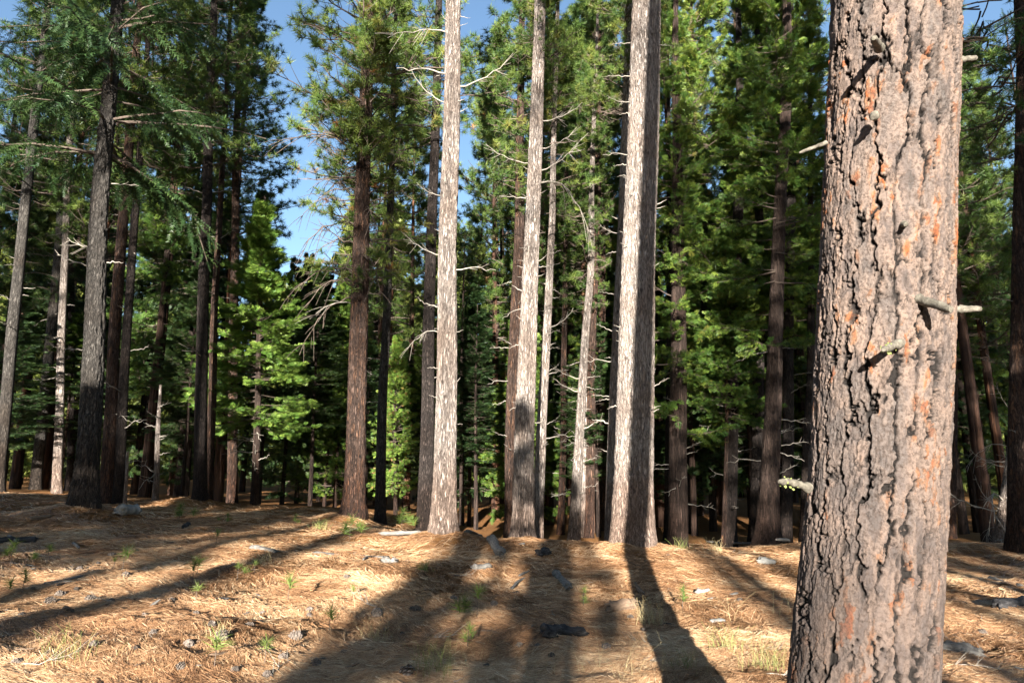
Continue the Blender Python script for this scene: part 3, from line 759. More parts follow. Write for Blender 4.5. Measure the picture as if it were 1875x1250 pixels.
        cap = np.array([[k - 10 + q, k - 10 + (q + 1) % 10, k] for q in range(10)])
        o = child('branch_stub', mesh_from('branch_stub', [(Vt, Qt, 0, None), (Vt, cap, 0, None)], [M['stubwood']], smooth=True), root)
        if lichen:
            rg = np.random.default_rng(5); pts = P[rng.integers(6, 10, 26)] + rg.normal(size=(26, 3)) * th * 0.75
            bv = np.array([[1, 0, 0], [-1, 0, 0], [0, 1, 0.2], [0, -1, -0.2], [0, 0, 1], [0, 0, -1]]) * 1.0
            bf = np.array([[0, 2, 4], [2, 1, 4], [1, 3, 4], [3, 0, 4], [2, 0, 5], [1, 2, 5], [3, 1, 5], [0, 3, 5]])
            A_, B_, C_ = basis(rg.normal(size=(26, 3)), rg)
            Vl, Fl, rl = stamp(bv, bf, pts, A_, B_, C_, th * (0.18 + 0.3 * rg.random(26)), rg)
            child('lichen', mesh_from('lichen', [(Vl, Fl, 0, None)], [M['lichen']]), o)
    stub(1610, 88, 1600, 70, 2.05, 1.93, 0.012)
    stub(1680, 548, 1742, 566, 2.06, 1.92, 0.0135)
    stub(1648, 628, 1618, 640, 2.05, 1.93, 0.012, True)
    stub(1480, 893, 1427, 881, 2.22, 2.15, 0.013, True, hook=0.02)
    stub(1755, 110, 1790, 106, 2.22, 2.2, 0.011)
    stub(1745, 566, 1797, 565, 2.22, 2.2, 0.012)
    stub(1512, 262, 1464, 280, 2.24, 2.2, 0.007)
    stub(1602, 212, 1598, 216, 2.05, 2.005, 0.012)
    stub(1655, 410, 1658, 412, 2.05, 2.005, 0.009)
build_ground()
build_litter()
build_hero()

rg = np.random.default_rng(99)
# ------------------------------------------------------------------ trunks seen one by one, from the left
L_ = 'ponderosa_pine'
tree('ponderosa_pine', 'slim leaning trunk at the left edge of the picture, sunlit only in its middle', 'tree', 20, [(2, 850, 24), (22, 600, 24), (66, 200, 19)], 21, 'bark_grey', [('pine_thin', 8.5, 0.9, 40)], random_dead(rg, 8, 3, 9))
tree('ponderosa_pine', 'pale leaning trunk second from the left edge, its foot lit', 'tree', 24, [(66, 890, 22), (95, 600, 20), (125, 250, 17)], 22, 'bark_grey', [('pine_thin', 10, 1.0, 100)], random_dead(rg, 8, 2, 9))
tree('ponderosa_pine', 'slim reddish trunk with a bright sunlit lower half just left of the big grey trunk', 'tree', 23, [(105, 905, 19), (112, 650, 16), (126, 300, 13)], 20, 'bark_pale', [('pine_c', 10, 0.8, 10)], random_dead(rg, 10, 2, 9))
tree('conifer_tree', 'thin dark shaded trunk between the bright reddish trunk and the big grey one', 'tree', 26, [(128, 900, 15), (132, 500, 12)], 19, 'bark_dark', [('fir_b', 6, 0.9, 0)], random_dead(rg, 6, 2, 6))
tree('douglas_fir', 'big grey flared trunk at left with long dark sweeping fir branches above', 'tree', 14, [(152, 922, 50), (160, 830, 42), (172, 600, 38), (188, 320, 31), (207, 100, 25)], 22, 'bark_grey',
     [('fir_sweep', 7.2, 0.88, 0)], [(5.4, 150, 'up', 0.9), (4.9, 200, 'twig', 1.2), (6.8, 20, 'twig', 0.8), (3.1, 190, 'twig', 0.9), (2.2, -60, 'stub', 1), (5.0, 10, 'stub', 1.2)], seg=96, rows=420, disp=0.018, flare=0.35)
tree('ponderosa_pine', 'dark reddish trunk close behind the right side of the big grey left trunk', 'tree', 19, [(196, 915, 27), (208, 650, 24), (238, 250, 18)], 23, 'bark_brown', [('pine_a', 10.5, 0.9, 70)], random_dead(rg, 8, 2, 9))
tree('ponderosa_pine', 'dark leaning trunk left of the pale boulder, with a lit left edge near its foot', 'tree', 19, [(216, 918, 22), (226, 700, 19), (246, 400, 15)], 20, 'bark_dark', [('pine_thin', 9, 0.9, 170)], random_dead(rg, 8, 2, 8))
tree('ponderosa_pine', 'thin broken sunlit stem right of the dark leaning trunk and left of the boulder', 'dead tree', 18.5, [(228, 905, 7), (230, 845, 6)], 1.4, 'bark_pale', None, [(1.1, 15, 'twig', 0.5)])
tree('cedar_snag', 'short bright sunlit snag with bare twigs, standing right of the boulder', 'dead tree', 20, [(283, 915, 12), (288, 800, 10)], 3.4, 'bark_pale', None, random_dead(rg, 14, 0.5, 2.8, ('twig', 'stub'), (0.7, 1.3)))
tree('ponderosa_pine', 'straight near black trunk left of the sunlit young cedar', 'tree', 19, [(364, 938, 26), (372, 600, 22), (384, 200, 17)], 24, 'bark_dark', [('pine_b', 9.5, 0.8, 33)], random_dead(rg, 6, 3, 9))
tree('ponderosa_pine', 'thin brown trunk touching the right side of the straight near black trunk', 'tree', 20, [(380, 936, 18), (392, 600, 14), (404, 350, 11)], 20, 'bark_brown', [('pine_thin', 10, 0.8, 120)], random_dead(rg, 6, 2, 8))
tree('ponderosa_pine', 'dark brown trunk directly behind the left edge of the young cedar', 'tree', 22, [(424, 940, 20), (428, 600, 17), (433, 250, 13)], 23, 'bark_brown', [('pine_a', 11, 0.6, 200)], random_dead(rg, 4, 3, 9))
# sunlit young cedar
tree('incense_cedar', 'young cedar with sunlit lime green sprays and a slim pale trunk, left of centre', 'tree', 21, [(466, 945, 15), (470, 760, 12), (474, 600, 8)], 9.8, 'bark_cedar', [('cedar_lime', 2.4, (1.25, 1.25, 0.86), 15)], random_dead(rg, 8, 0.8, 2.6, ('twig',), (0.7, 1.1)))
tree('ponderosa_pine', 'thick dark reddish pine with gnarled bare limbs on its left side, near the sky gap', 'tree', 17, [(646, 962, 40), (652, 800, 36), (660, 500, 30), (674, 100, 21)], 22, 'bark_brown',
     [('pine_a', 8.4, 1.0, 250), ('pine_c', 5.3, 0.85, 60)], [(5.4 + 0.16 * k, 180 + 60 * rg.normal(), ('dark_droop', 'dark_up')[k % 2], 0.8 + 0.5 * rg.random()) for k in range(26)] + [(5.2, 170, 'droop', 0.8)], seg=64, rows=300, disp=0.014, flare=0.3)
tree('ponderosa_pine', 'slim dappled grey trunk right of the thick dark reddish pine', 'tree', 19, [(696, 966, 20), (702, 700, 17), (711, 470, 14)], 19, 'bark_grey', [('pine_c', 9, 0.9, 30)], [(4.0, 180, 'up', 0.6), (3.3, 190, 'twig', 0.8)] + random_dead(rg, 8, 3, 8))
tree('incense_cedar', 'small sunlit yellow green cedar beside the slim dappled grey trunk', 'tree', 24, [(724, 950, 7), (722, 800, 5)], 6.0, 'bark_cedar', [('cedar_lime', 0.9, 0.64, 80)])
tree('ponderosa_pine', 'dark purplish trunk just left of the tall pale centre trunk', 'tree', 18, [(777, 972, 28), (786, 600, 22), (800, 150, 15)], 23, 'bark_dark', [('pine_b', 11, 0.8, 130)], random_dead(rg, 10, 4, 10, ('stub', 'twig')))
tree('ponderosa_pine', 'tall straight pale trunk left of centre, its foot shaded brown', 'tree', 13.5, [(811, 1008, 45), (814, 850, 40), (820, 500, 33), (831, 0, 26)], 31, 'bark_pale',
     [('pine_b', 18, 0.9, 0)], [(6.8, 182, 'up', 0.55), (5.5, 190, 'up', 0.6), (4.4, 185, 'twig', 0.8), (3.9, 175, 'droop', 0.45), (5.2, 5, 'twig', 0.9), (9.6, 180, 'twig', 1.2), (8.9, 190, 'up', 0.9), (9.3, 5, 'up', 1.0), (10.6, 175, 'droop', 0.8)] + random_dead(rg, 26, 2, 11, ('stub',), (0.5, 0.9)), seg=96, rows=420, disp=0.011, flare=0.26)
tree('ponderosa_pine', 'dark trunk right behind the left side of the leaning pale centre trunk', 'tree', 19, [(935, 985, 26), (940, 700, 23), (950, 400, 18)], 21, 'bark_brown', [('pine_c', 9.5, 0.9, 77)], random_dead(rg, 10, 2, 8, ('stub', 'twig')))
tree('ponderosa_pine', 'pale leaning trunk at centre with drooping dead twigs on its upper right', 'tree', 15.5, [(956, 992, 40), (962, 800, 36), (974, 480, 28), (988, 60, 20)], 28, 'bark_pale',
     [('pine_a', 16, 0.9, 10), ('pine_thin', 11.3, 0.4, 60)], [(8.3, 10, 'droop', 1.0), (8.6, -10, 'up', 0.9), (9.2, 15, 'up', 0.8), (6.2, 20, 'twig', 0.9), (6.3, -30, 'twig', 0.7), (7.9, 170, 'twig', 1.0), (8.8, 185, 'up', 0.8), (5.6, 180, 'stub', 1.2), (5.2, 185, 'twig', 0.6), (9.9, 0, 'up', 1.0)] + random_dead(rg, 16, 2, 9, ('stub',), (0.5, 0.9)), seg=80, rows=380, disp=0.011, flare=0.26)
tree('ponderosa_pine', 'narrow brilliantly sunlit trunk hugging the right side of the pale centre trunk', 'tree', 18, [(984, 990, 22), (996, 700, 17), (1012, 400, 12)], 19, 'bark_pale', [('pine_c', 9, 0.8, 200)], [(5.8, 10, 'up', 0.8), (3.2, 10, 'twig', 0.7)] + random_dead(rg, 22, 1, 7, ('stub', 'twig'), (0.6, 1.0)))
tree('ponderosa_pine', 'thin pale stem alone between the brilliantly lit trunk and the cluster of slim trunks', 'tree', 23, [(1026, 995, 13), (1034, 600, 10)], 17, 'bark_brown', [('pine_c', 7.5, 0.75, 20)], random_dead(rg, 14, 1, 6, ('twig', 'stub')))
tree('ponderosa_pine', 'slim leaning trunk of the cluster right of centre, white in sun below, dark above', 'tree', 21, [(1050, 998, 22), (1062, 800, 17), (1080, 500, 13)], 18, 'bark_pale', [('pine_thin', 8, 0.8, 130)], [(4.9, 200, 'up', 0.9), (4.5, 190, 'up', 1.0)] + random_dead(rg, 14, 1, 6, ('twig', 'stub')))
tree('ponderosa_pine', 'very thin pale stem in the middle of the cluster of slim trunks right of centre', 'tree', 22, [(1064, 998, 10), (1072, 800, 8)], 12, 'bark_pale', [('pine_c', 7, 0.5, 60)], random_dead(rg, 8, 1, 5, ('twig',)))
tree('ponderosa_pine', 'upright reddish trunk on the right of the cluster of slim trunks', 'tree', 22, [(1077, 998, 19), (1084, 650, 15), (1096, 350, 12)], 20, 'bark_brown', [('pine_thin', 9.5, 0.9, 30)], random_dead(rg, 12, 2, 8, ('twig', 'stub')))
tree('ponderosa_pine', 'dim thin trunk showing between the cluster and the trunk with the shadow band', 'tree', 25, [(1106, 990, 15), (1102, 600, 13), (1104, 350, 11)], 21, 'bark_brown', [('pine_c', 11, 0.9, 200)], random_dead(rg, 8, 2, 8, ('stub', 'twig')))
tree('ponderosa_pine', 'sunlit trunk half hidden behind the left side of the trunk with the shadow band', 'tree', 17.5, [(1122, 998, 30), (1134, 600, 26), (1150, 200, 20)], 22, 'bark_pale', [('pine_a', 11.5, 0.7, 290)], [(6.6, 180, 'twig', 0.6), (5.6, 180, 'twig', 0.7), (4.8, 190, 'twig', 0.8), (8.3, 170, 'up', 0.5), (3.9, 180, 'twig', 0.7), (3.2, 185, 'stub', 1.4)] + random_dead(rg, 14, 2, 9, ('stub',)))
tree('ponderosa_pine', 'thick trunk right of centre split by a vertical shadow, white left and brown right', 'tree', 13.4, [(1158, 1012, 78), (1163, 850, 70), (1170, 500, 61), (1185, 0, 52)], 32, 'bark_pale',
     [('pine_b', 18, 1.0, 120)], [(6.7, 0, 'stub', 1.0), (5.3, -40, 'stub', 1.0), (2.9, 10, 'twig', 0.6), (7.8, 180, 'twig', 0.6), (9.6, 180, 'twig', 0.8), (9.0, 185, 'up', 0.5), (10.4, 178, 'twig', 0.7)] + random_dead(rg, 22, 2, 11, ('stub',), (0.6, 1.0)), seg=128, rows=450, disp=0.014, flare=0.16)
tree('incense_cedar', 'broad dark cedar trunk right of the split lit trunk, lime sprays hanging above it', 'tree', 19, [(1240, 1000, 36), (1244, 650, 30)], 20, 'bark_cedar', [('cedar_loose', 2.8, 1.0, 50)], random_dead(rg, 8, 1, 4, ('twig',)))
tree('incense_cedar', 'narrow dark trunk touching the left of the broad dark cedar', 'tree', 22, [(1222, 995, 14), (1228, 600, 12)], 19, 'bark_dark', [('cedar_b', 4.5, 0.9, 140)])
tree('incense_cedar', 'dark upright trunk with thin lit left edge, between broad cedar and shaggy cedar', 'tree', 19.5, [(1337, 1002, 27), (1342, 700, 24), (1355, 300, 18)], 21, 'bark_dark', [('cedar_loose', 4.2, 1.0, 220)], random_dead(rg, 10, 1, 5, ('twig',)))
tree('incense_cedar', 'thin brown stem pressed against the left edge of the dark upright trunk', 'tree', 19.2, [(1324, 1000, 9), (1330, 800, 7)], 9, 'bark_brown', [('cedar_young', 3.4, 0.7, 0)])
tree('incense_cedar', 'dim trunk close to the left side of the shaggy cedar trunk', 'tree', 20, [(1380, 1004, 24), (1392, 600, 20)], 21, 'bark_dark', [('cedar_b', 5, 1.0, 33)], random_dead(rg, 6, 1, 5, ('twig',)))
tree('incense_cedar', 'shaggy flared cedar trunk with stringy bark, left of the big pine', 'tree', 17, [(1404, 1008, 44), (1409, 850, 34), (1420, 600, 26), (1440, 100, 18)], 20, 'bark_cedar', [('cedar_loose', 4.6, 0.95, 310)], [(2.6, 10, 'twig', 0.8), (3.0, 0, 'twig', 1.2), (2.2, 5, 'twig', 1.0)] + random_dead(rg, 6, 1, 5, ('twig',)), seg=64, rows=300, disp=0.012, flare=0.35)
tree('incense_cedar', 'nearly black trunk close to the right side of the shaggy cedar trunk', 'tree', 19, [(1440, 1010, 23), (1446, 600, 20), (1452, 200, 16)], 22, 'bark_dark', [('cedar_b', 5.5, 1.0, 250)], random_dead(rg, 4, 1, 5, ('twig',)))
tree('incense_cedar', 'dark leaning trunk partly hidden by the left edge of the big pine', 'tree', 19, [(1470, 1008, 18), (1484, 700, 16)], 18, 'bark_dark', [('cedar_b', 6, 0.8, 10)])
tree('ponderosa_pine', 'dim slender trunk just right of the big pine, lit a little at its foot', 'tree', 22, [(1743, 1010, 15), (1748, 700, 13)], 20, 'bark_brown', [('pine_thin', 8, 0.9, 0)])
tree('cedar_snag', 'leaning white sunlit snag with tangled bare twigs at its foot, near the right edge', 'dead tree', 17, [(1832, 985, 24), (1850, 830, 17)], 4.6, 'bark_pale', None, random_dead(rg, 22, 0.2, 3.6, ('twig', 'droop', 'up'), (0.5, 0.9)))
tree('ponderosa_pine', 'reddish brown trunk cut by the right edge of the picture', 'tree', 13, [(1862, 1020, 40), (1866, 600, 34), (1872, 100, 26)], 22, 'bark_brown', [('pine_b', 7.6, 0.9, 160)], random_dead(rg, 10, 2, 9), seg=48, rows=200, disp=0.012)

# ------------------------------------------------------------------ trees deeper in the wood, each its own tree on shared shapes
BGT = {}
def bg_trunk(bark, k):
    if (bark, k) not in BGT:
        zs = np.linspace(-0.04, 1, 26)
        Rr = np.interp(zs, [-0.04, 0, 0.05, 0.5, 1], [0.0125, 0.0122, 0.0108, 0.0066, 0.0012])
        BGT[(bark, k)] = trunk_mesh(zs, 0.004 * np.sin(zs * 5 + k), 0 * zs, Rr, bark, 12, k)
    return BGT[(bark, k)]
def bg_tree(name, label, cat, px, d, H, key, cb, bark, group, thick=1.0, csc=None, turn=None, xy=None):
    COUNT[0] += 1
    x, y = (ray(px, 850)[0] * d, d) if xy is None else xy
    o = empty(name, (x, y, float(gz(x, y))), label, cat, group)
    child('trunk', bg_trunk(bark, COUNT[0] % 3), o, sc=(H * thick, H * thick, H))
    ch = CR[key][1]; s = (H - cb) / ch
    w = s if csc is None else csc
    child('crown', CR[key][0], o, (0, 0, cb), (0, 0, (COUNT[0] * 2.4) if turn is None else turn), (w, w, s))
    return o
G1 = 'conifers in the shade behind the front trunks'
deep = [ # px, distance, height, crown, crown base
 (-60, 27, 22, 'fir_a', 5), (30, 29, 23, 'pine_a', 9), (95, 38, 24, 'fir_a', 3), (160, 31, 17, 'deep_darkened_b', 1.5), (205, 36, 22, 'pine_b', 7),
 (250, 27, 14, 'deep_darkened_b', 1.2), (255, 40, 24, 'fir_b', 4), (318, 30, 21, 'pine_b', 8), (400, 33, 20, 'fir_a', 4), (445, 36, 17, 'deep_darkened_a', 1.2), (345, 25, 9, 'deep_darkened_b', 0.8),
 (520, 25, 9.0, 'deep_darkened_b', 0.4), (545, 27, 9.8, 'deep_darkened_b', 0.5), (585, 31, 10.5, 'deep_darkened_b', 0.8), (560, 42, 12, 'pine_c', 2), (615, 26, 8.5, 'cedar_young', 0.4),
 (690, 29, 19, 'pine_a', 6), (745, 27, 17, 'pine_c', 5), (680, 36, 20, 'fir_a', 2), (845, 25, 11, 'fir_b', 0.8), (870, 32, 13, 'deep_darkened_b', 0.8), (905, 28, 19, 'pine_b', 6),
 (1000, 27, 21, 'pine_a', 7.5), (1045, 31, 24, 'pine_b', 8), (1050, 36, 15, 'deep_darkened_a', 0.8), (1120, 29, 20, 'pine_c', 7), (1165, 34, 18, 'cedar_a', 1.0),
 (1205, 28, 10, 'cedar_young', 0.6), (1275, 30, 20, 'deep_darkened_a', 1.5), (1300, 25, 15, 'deep_darkened_b', 2), (1300, 38, 24, 'pine_b', 8), (1370, 29, 21, 'deep_darkened_a', 2), (1425, 34, 18, 'fir_a', 1.5), (1475, 27, 21, 'cedar_b', 2.2),
 (1540, 31, 22, 'fir_a', 4), (1620, 28, 20, 'deep_darkened_a', 2), (1700, 33, 23, 'pine_a', 7), (1775, 24, 18, 'fir_a', 3.2), (1800, 30, 20, 'deep_darkened_a', 1.2), (1850, 27, 16, 'deep_darkened_b', 1), (1890, 33, 22, 'pine_b', 8), (1960, 25, 20, 'fir_b', 3)]
deep += [(1205, 26, 25, 'pine_b', 9), (1310, 30, 27, 'cedar_a', 7), (1500, 25, 25, 'pine_a', 8), (1790, 21, 21, 'pine_b', 7), (1000, 33, 28, 'pine_b', 9), (905, 38, 27, 'pine_a', 8), (1120, 34, 28, 'pine_a', 9), (1400, 28, 27, 'pine_b', 9), (700, 30, 25, 'pine_b', 8)]
rd = np.random.default_rng(5)
for k in range(34):
    px = -60 + 1960 * (k + rd.random()) / 34; H = 11 + 7 * rd.random()
    if px < 1190 and k % 5: H = 5.5 + 3 * rd.random()
    if 470 < px < 620: H = 7.5 + rd.random()
    if 830 < px < 910: H = 8.5
    deep.append((px, 21.5 + 6 * rd.random(), H, ('deep_darkened_b', 'deep_darkened_a', 'cedar_b')[k % 3], 1.2 + 1.6 * rd.random()))
def bg_label(px, key):
    kind = 'shaggy green cedar' if 'cedar' in key else ('dark layered conifer' if 'fir' in key or 'deep' in key else 'tall tufted pine')
    if key == 'cedar_young': kind = 'low bushy young cedar'
    spots = [(150, 'behind the leaning trunks near the left edge'), (300, 'behind the big grey left trunk'), (480, 'behind the straight near black trunk'), (640, 'just right of the sunlit young cedar'),
             (790, 'behind the slim dappled grey trunk'), (930, 'in the gap right of the tall pale trunk'), (1110, 'behind the cluster of slim trunks at centre'), (1260, 'behind the trunk split by shadow'),
             (1490, 'behind the shaggy cedar trunk'), (1735, 'mostly hidden by the big plated pine'), (9999, 'right of the big plated pine')]
    w = next(s for lim, s in spots if px < lim)
    return f'{kind} in the shade {w}'
deep += [(8, 31, 15, 'cedar_b', 0.8), (128, 28, 13, 'deep_darkened_b', 0.8), (330, 28, 13, 'deep_darkened_b', 1.6), (390, 27, 12, 'deep_darkened_b', 1.0),
 (-20, 24, 21, 'fir_a', 6.5), (80, 26, 22, 'pine_b', 8), (150, 24, 20, 'pine_a', 8), (270, 23, 21, 'pine_a', 8.5), (330, 26, 22, 'fir_a', 7), (400, 25, 21, 'pine_a', 9), 
 (580, 36, 12, 'cedar_b', 0.6), (805, 29, 10, 'deep_darkened_b', 0.8), (905, 36, 14, 'deep_darkened_a', 0.8), (960, 25, 9, 'cedar_young', 0.5), 
 (1090, 28, 11, 'deep_darkened_b', 0.8), (1130, 39, 19, 'cedar_a', 1.0), (1450, 39, 22, 'deep_darkened_a', 1.0), (920, 31, 22, 'pine_a', 6.5), (1080, 24, 20, 'pine_c', 9.5), (1250, 25, 22, 'pine_a', 9), (1480, 30, 22, 'pine_b', 9), (1830, 22, 18, 'pine_a', 5.5)]
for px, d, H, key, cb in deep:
    nm = 'incense_cedar' if 'cedar' in key else ('conifer_tree' if 'fir' in key or 'deep' in key else 'ponderosa_pine')
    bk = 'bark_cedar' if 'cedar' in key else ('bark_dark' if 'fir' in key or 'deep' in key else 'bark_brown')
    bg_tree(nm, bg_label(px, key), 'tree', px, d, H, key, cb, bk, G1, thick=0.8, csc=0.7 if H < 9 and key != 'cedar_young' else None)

def far_wood():
    """the wood beyond, one mass of crowns closing the view"""
    rng = np.random.default_rng(77)
    src = []
    for key in ('pine_c', 'cedar_young', 'fir_b'):
        rr = np.random.default_rng(hash(key) % 7 + 3)
        n = 900; H = 1.0
        t = rr.random(n) ** 1.25
        rad = 0.17 * (1.02 - t) ** 0.75 * np.sqrt(rr.random(n)) * (1 + 0.25 * np.sin(t * 43)); az = rr.random(n) * 2 * PI
        P = np.stack([rad * np.cos(az), rad * np.sin(az), 0.08 + 0.92 * t - rad * 0.3], -1)
        A, B, C = basis(np.stack([np.cos(az), np.sin(az), 0.3 + 0 * az], -1) + rr.normal(size=(n, 3)) * 0.3, rr)
        bv, bf = tuft_base(rr, 9, 0.10)
        src.append(stamp(bv, bf, P, A, B, C, 0.034 * (0.7 + 0.6 * rr.random(n)), rr))
    parts = []
    for k in range(150):
        d = 45 + 75 * rng.random() ** 1.2; px = -150 + 2150 * rng.random()
        Hh = 17 + 9 * rng.random()
        if 480 < px < 625: Hh = 0.27 * d + 1 + rng.random() * 2
        if 835 < px < 905: Hh = 0.3 * d
        x = ray(px, 850)[0] * d; z = float(gz(x, d))
        V, Fc, r = src[k % 3]
        c, s = math.cos(k), math.sin(k)
        W = np.stack([(V[:, 0] * c - V[:, 1] * s) * Hh + x, (V[:, 0] * s + V[:, 1] * c) * Hh + d, V[:, 2] * Hh + z], -1)
        parts.append((W, Fc, 0, np.clip(r * 0.7 + 0.3 * rng.random(), 0, 1)))
        zs = np.linspace(0, 0.9, 4); tp = np.stack([zs * 0 + x, zs * 0 + d, z + zs * Hh], -1)
        Vt, Qt = tubes(tp[None], (0.013 * Hh * (1 - 0.9 * zs))[None], 6); parts.append((Vt, Qt, 1, None))
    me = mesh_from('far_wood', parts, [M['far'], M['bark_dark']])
    o = bpy.data.objects.new('far_wood', me); COL.objects.link(o); o['kind'] = 'stuff'
    o['label'] = 'far off wood of sunlit conifers closing the view between the trunks'; o['category'] = 'wood'
far_wood()

# ------------------------------------------------------------------ unseen trees behind and beside the photographer: they throw the shade, some added to block sky light
G2 = 'unseen trees behind and beside the photographer, shading the clearing and blocking sky light'
ca_, sa_ = math.cos(SUN_AZ), math.sin(SUN_AZ)
shade = [ # u across the light, distance back, height, crown, base of crown, width scale
 (-1.15, 15, 9.2, 'pine_c', 0.9, 0.72), (0.0, 18, 9.3, 'pine_c', 1.2, 0.5), (-0.4, 13, 7.2, 'cedar_young', 0.6, 0.5), (-1.9, 16, 8.4, 'cedar_young', 0.8, 0.5), (5.0, 36, 25, 'cedar_a', 17, 0.8), (2.4, 44, 28, 'pine_b', 21.5, 0.8), (-7.3, 14, 8.6, 'cedar_young', 4.7, 1.15), (-9.7, 12, 8.0, 'cedar_young', 4.3, 1.1), (-5.7, 19, 8.9, 'fir_b', 5.6, 0.5), (-11.8, 14, 8.4, 'cedar_young', 4.5, 1.2), (-4.4, 17, 7.6, 'fir_b', 5.4, 0.35), (-14.2, 12, 8.2, 'cedar_young', 4.0, 1.2),
 (-5.7, 20, 20, 'fir_b', 13.0, 0.8), (-8.3, 17, 10.5, 'cedar_b', 2.2, 0.9), (-12.3, 21, 15, 'fir_a', 4.5, 0.75), (-14.3, 18, 13.5, 'cedar_b', 5.0, 1.0), (-20.5, 24, 16, 'fir_a', 5, 1.2), (-24, 22, 15, 'cedar_a', 3, 1.2),
 (-4.7, 28, 22, 'cedar_a', 15.5, 0.7), (-7.9, 33, 24, 'cedar_a', 13, 0.7), (-13.4, 34, 18, 'cedar_a', 8, 0.9), (-21.5, 35, 19, 'cedar_a', 9, 1.3), (-26, 30, 18, 'cedar_a', 5, 1.4),
 (-11.4, 30, 26, 'pine_thin', 18, 1.0), (-18.6, 32, 25, 'pine_thin', 16, 1.0),
 (-4.4, 48, 26, 'pine_b', 18, 0.9), (-0.2, 50, 29, 'pine_thin', 19.5, 0.7),
 (2.6, 24, 14.6, 'cedar_a', 9.0, 0.7), (4.5, 31, 18.5, 'cedar_a', 10.0, 0.85), (3.4, 40, 24.5, 'pine_b', 19.5, 0.9), (5.9, 20, 18.5, 'cedar_b', 6.2, 0.85), (7.2, 29, 23, 'cedar_a', 7.5, 0.95), (8.8, 22, 16, 'fir_a', 5.5, 0.9), (9.6, 34, 27, 'cedar_a', 9, 0.9), (11.2, 30, 22, 'cedar_a', 7, 1.0), (12.6, 22, 19, 'cedar_a', 5, 1.0), (14.2, 31, 24, 'cedar_a', 6, 1.2), (16, 24, 18, 'fir_a', 5, 1.2), (18.5, 29, 24, 'cedar_a', 5, 1.2), (22, 25, 22, 'cedar_a', 4, 1.4),
 (-7.6, 30, 31, 'cedar_a', 20.5, 1.1), (-10.2, 27, 30, 'fir_a', 19.6, 1.1), (-12.8, 31, 32, 'cedar_a', 21, 1.1), (-15.2, 28, 31, 'cedar_a', 20, 1.1), (-17.8, 30, 31, 'fir_a', 20, 1.2), (-20.5, 28, 31, 'cedar_a', 19, 1.3), (-23.5, 31, 32, 'cedar_a', 13, 1.4)]
shade += [(u, D, 21 + (k % 5), ('cedar_a', 'fir_a', 'pine_b')[k % 3], 5 + (k % 4), 1.3) for k, (u, D) in enumerate(  # added unseen trees, there to block sky light from back and sides
 [(-24, 4), (-25, -7), (-23, 0), (-19.5, 10), (-22, -4), (-27, 8), (-20, 44), (-24, 48), (-13.8, 48), (-30, 36), (-33, 18),
  (8, 4), (10, -4), (12, 10), (15, 2), (18, 13), (21, -3), (26, 8), (9, 46), (14, 46), (20, 42), (27, 38), (31, 20), (7.4, 10)] + [(-4 + 1.6 * q, 62 + 3 * (q % 2)) for q in range(5)] + [(s_ * (8.5 + 3.6 * q), 66 + 5 * (q % 3)) for q in range(8) for s_ in (-1, 1)] + [(-30, -6), (-36, 4), (-34, 30), (30, -6), (36, 4), (38, 26), (-42, 44), (42, 44)])]
shade = [(u, D, 12.5 if abs(u) < 5 else 17, key, cb, w) if D > 60 else (u, D, H, key, cb, w) for (u, D, H, key, cb, w) in shade]
for u, D, H, key, cb, w in shade:
    x = u * ca_ - D * sa_; y = -u * sa_ - D * ca_
    nm = 'incense_cedar' if 'cedar' in key else ('conifer_tree' if 'fir' in key or 'deep' in key else 'ponderosa_pine')  # species names shared with the seen trees; these are unseen, some added
    bg_tree(nm, 'unseen conifer behind or beside the photographer, keeping light off the wood', 'tree', 0, 0, H, key, cb, 'bark_dark', G2, csc=w, xy=(x, y))

# ------------------------------------------------------------------ things lying and growing on the ground
def cone_mesh(sd=3, n=64, fat=1.0):
    rng = np.random.default_rng(sd)
    k = np.arange(n); t = k / n
    az = k * 2.39996; prof = np.sin(PI * (0.1 + 0.86 * t)) ** 0.8
    P = np.stack([np.cos(az) * prof * 0.012, np.sin(az) * prof * 0.012, -0.045 + 0.09 * t], -1)
    out = norm(np.stack([np.cos(az), np.sin(az), 0.1 + 0.9 * (t - 0.35)], -1))
    bv = np.array([[-0.35, 0.0, 0], [0.35, 0.0, 0], [0.55, 0.1, 0.85], [0, 0.24, 1.1], [-0.55, 0.1, 0.85], [0, -0.16, 0.9]])
    bf = np.array([[0, 1, 2], [0, 2, 3], [0, 3, 4], [1, 0, 5], [1, 5, 2], [2, 5, 3], [3, 5, 4], [4, 5, 0]])
    up = np.broadcast_to(np.array([0, 0, 1.0]), out.shape); A = norm(np.cross(up, out)); B = np.cross(out, A)
    V, Fc, r = stamp(bv, bf, P, A, B, out, 0.034 * fat * (0.4 + 0.6 * prof) * (0.75 + 0.5 * rng.random(n)), rng)
    s = np.linspace(0, 1, 6); core = np.stack([0 * s, 0 * s, -0.045 + 0.085 * s], -1)
    V2, Q2 = tubes(core[None], (0.013 * np.sin(PI * (0.12 + 0.8 * s)))[None], 8)
    return mesh_from('pine_cone', [(V, Fc, 0, None), (V2, Q2, 1, None)], [M['cone'], M['charred']])  # core painted dark so the gaps between scales look shaded
CONES = [cone_mesh(3, 64, 1.0), cone_mesh(4, 48, 1.25), cone_mesh(5, 76, 0.8)]
def tagged(name, me, loc, rot, sc, label, cat, group=None):
    o = bpy.data.objects.new(name, me); COL.objects.link(o); o.location = loc; o.rotation_euler = rot
    o.scale = (sc,) * 3 if isinstance(sc, (int, float)) else sc
    o['label'] = label; o['category'] = cat
    if group: o['group'] = group
    return o
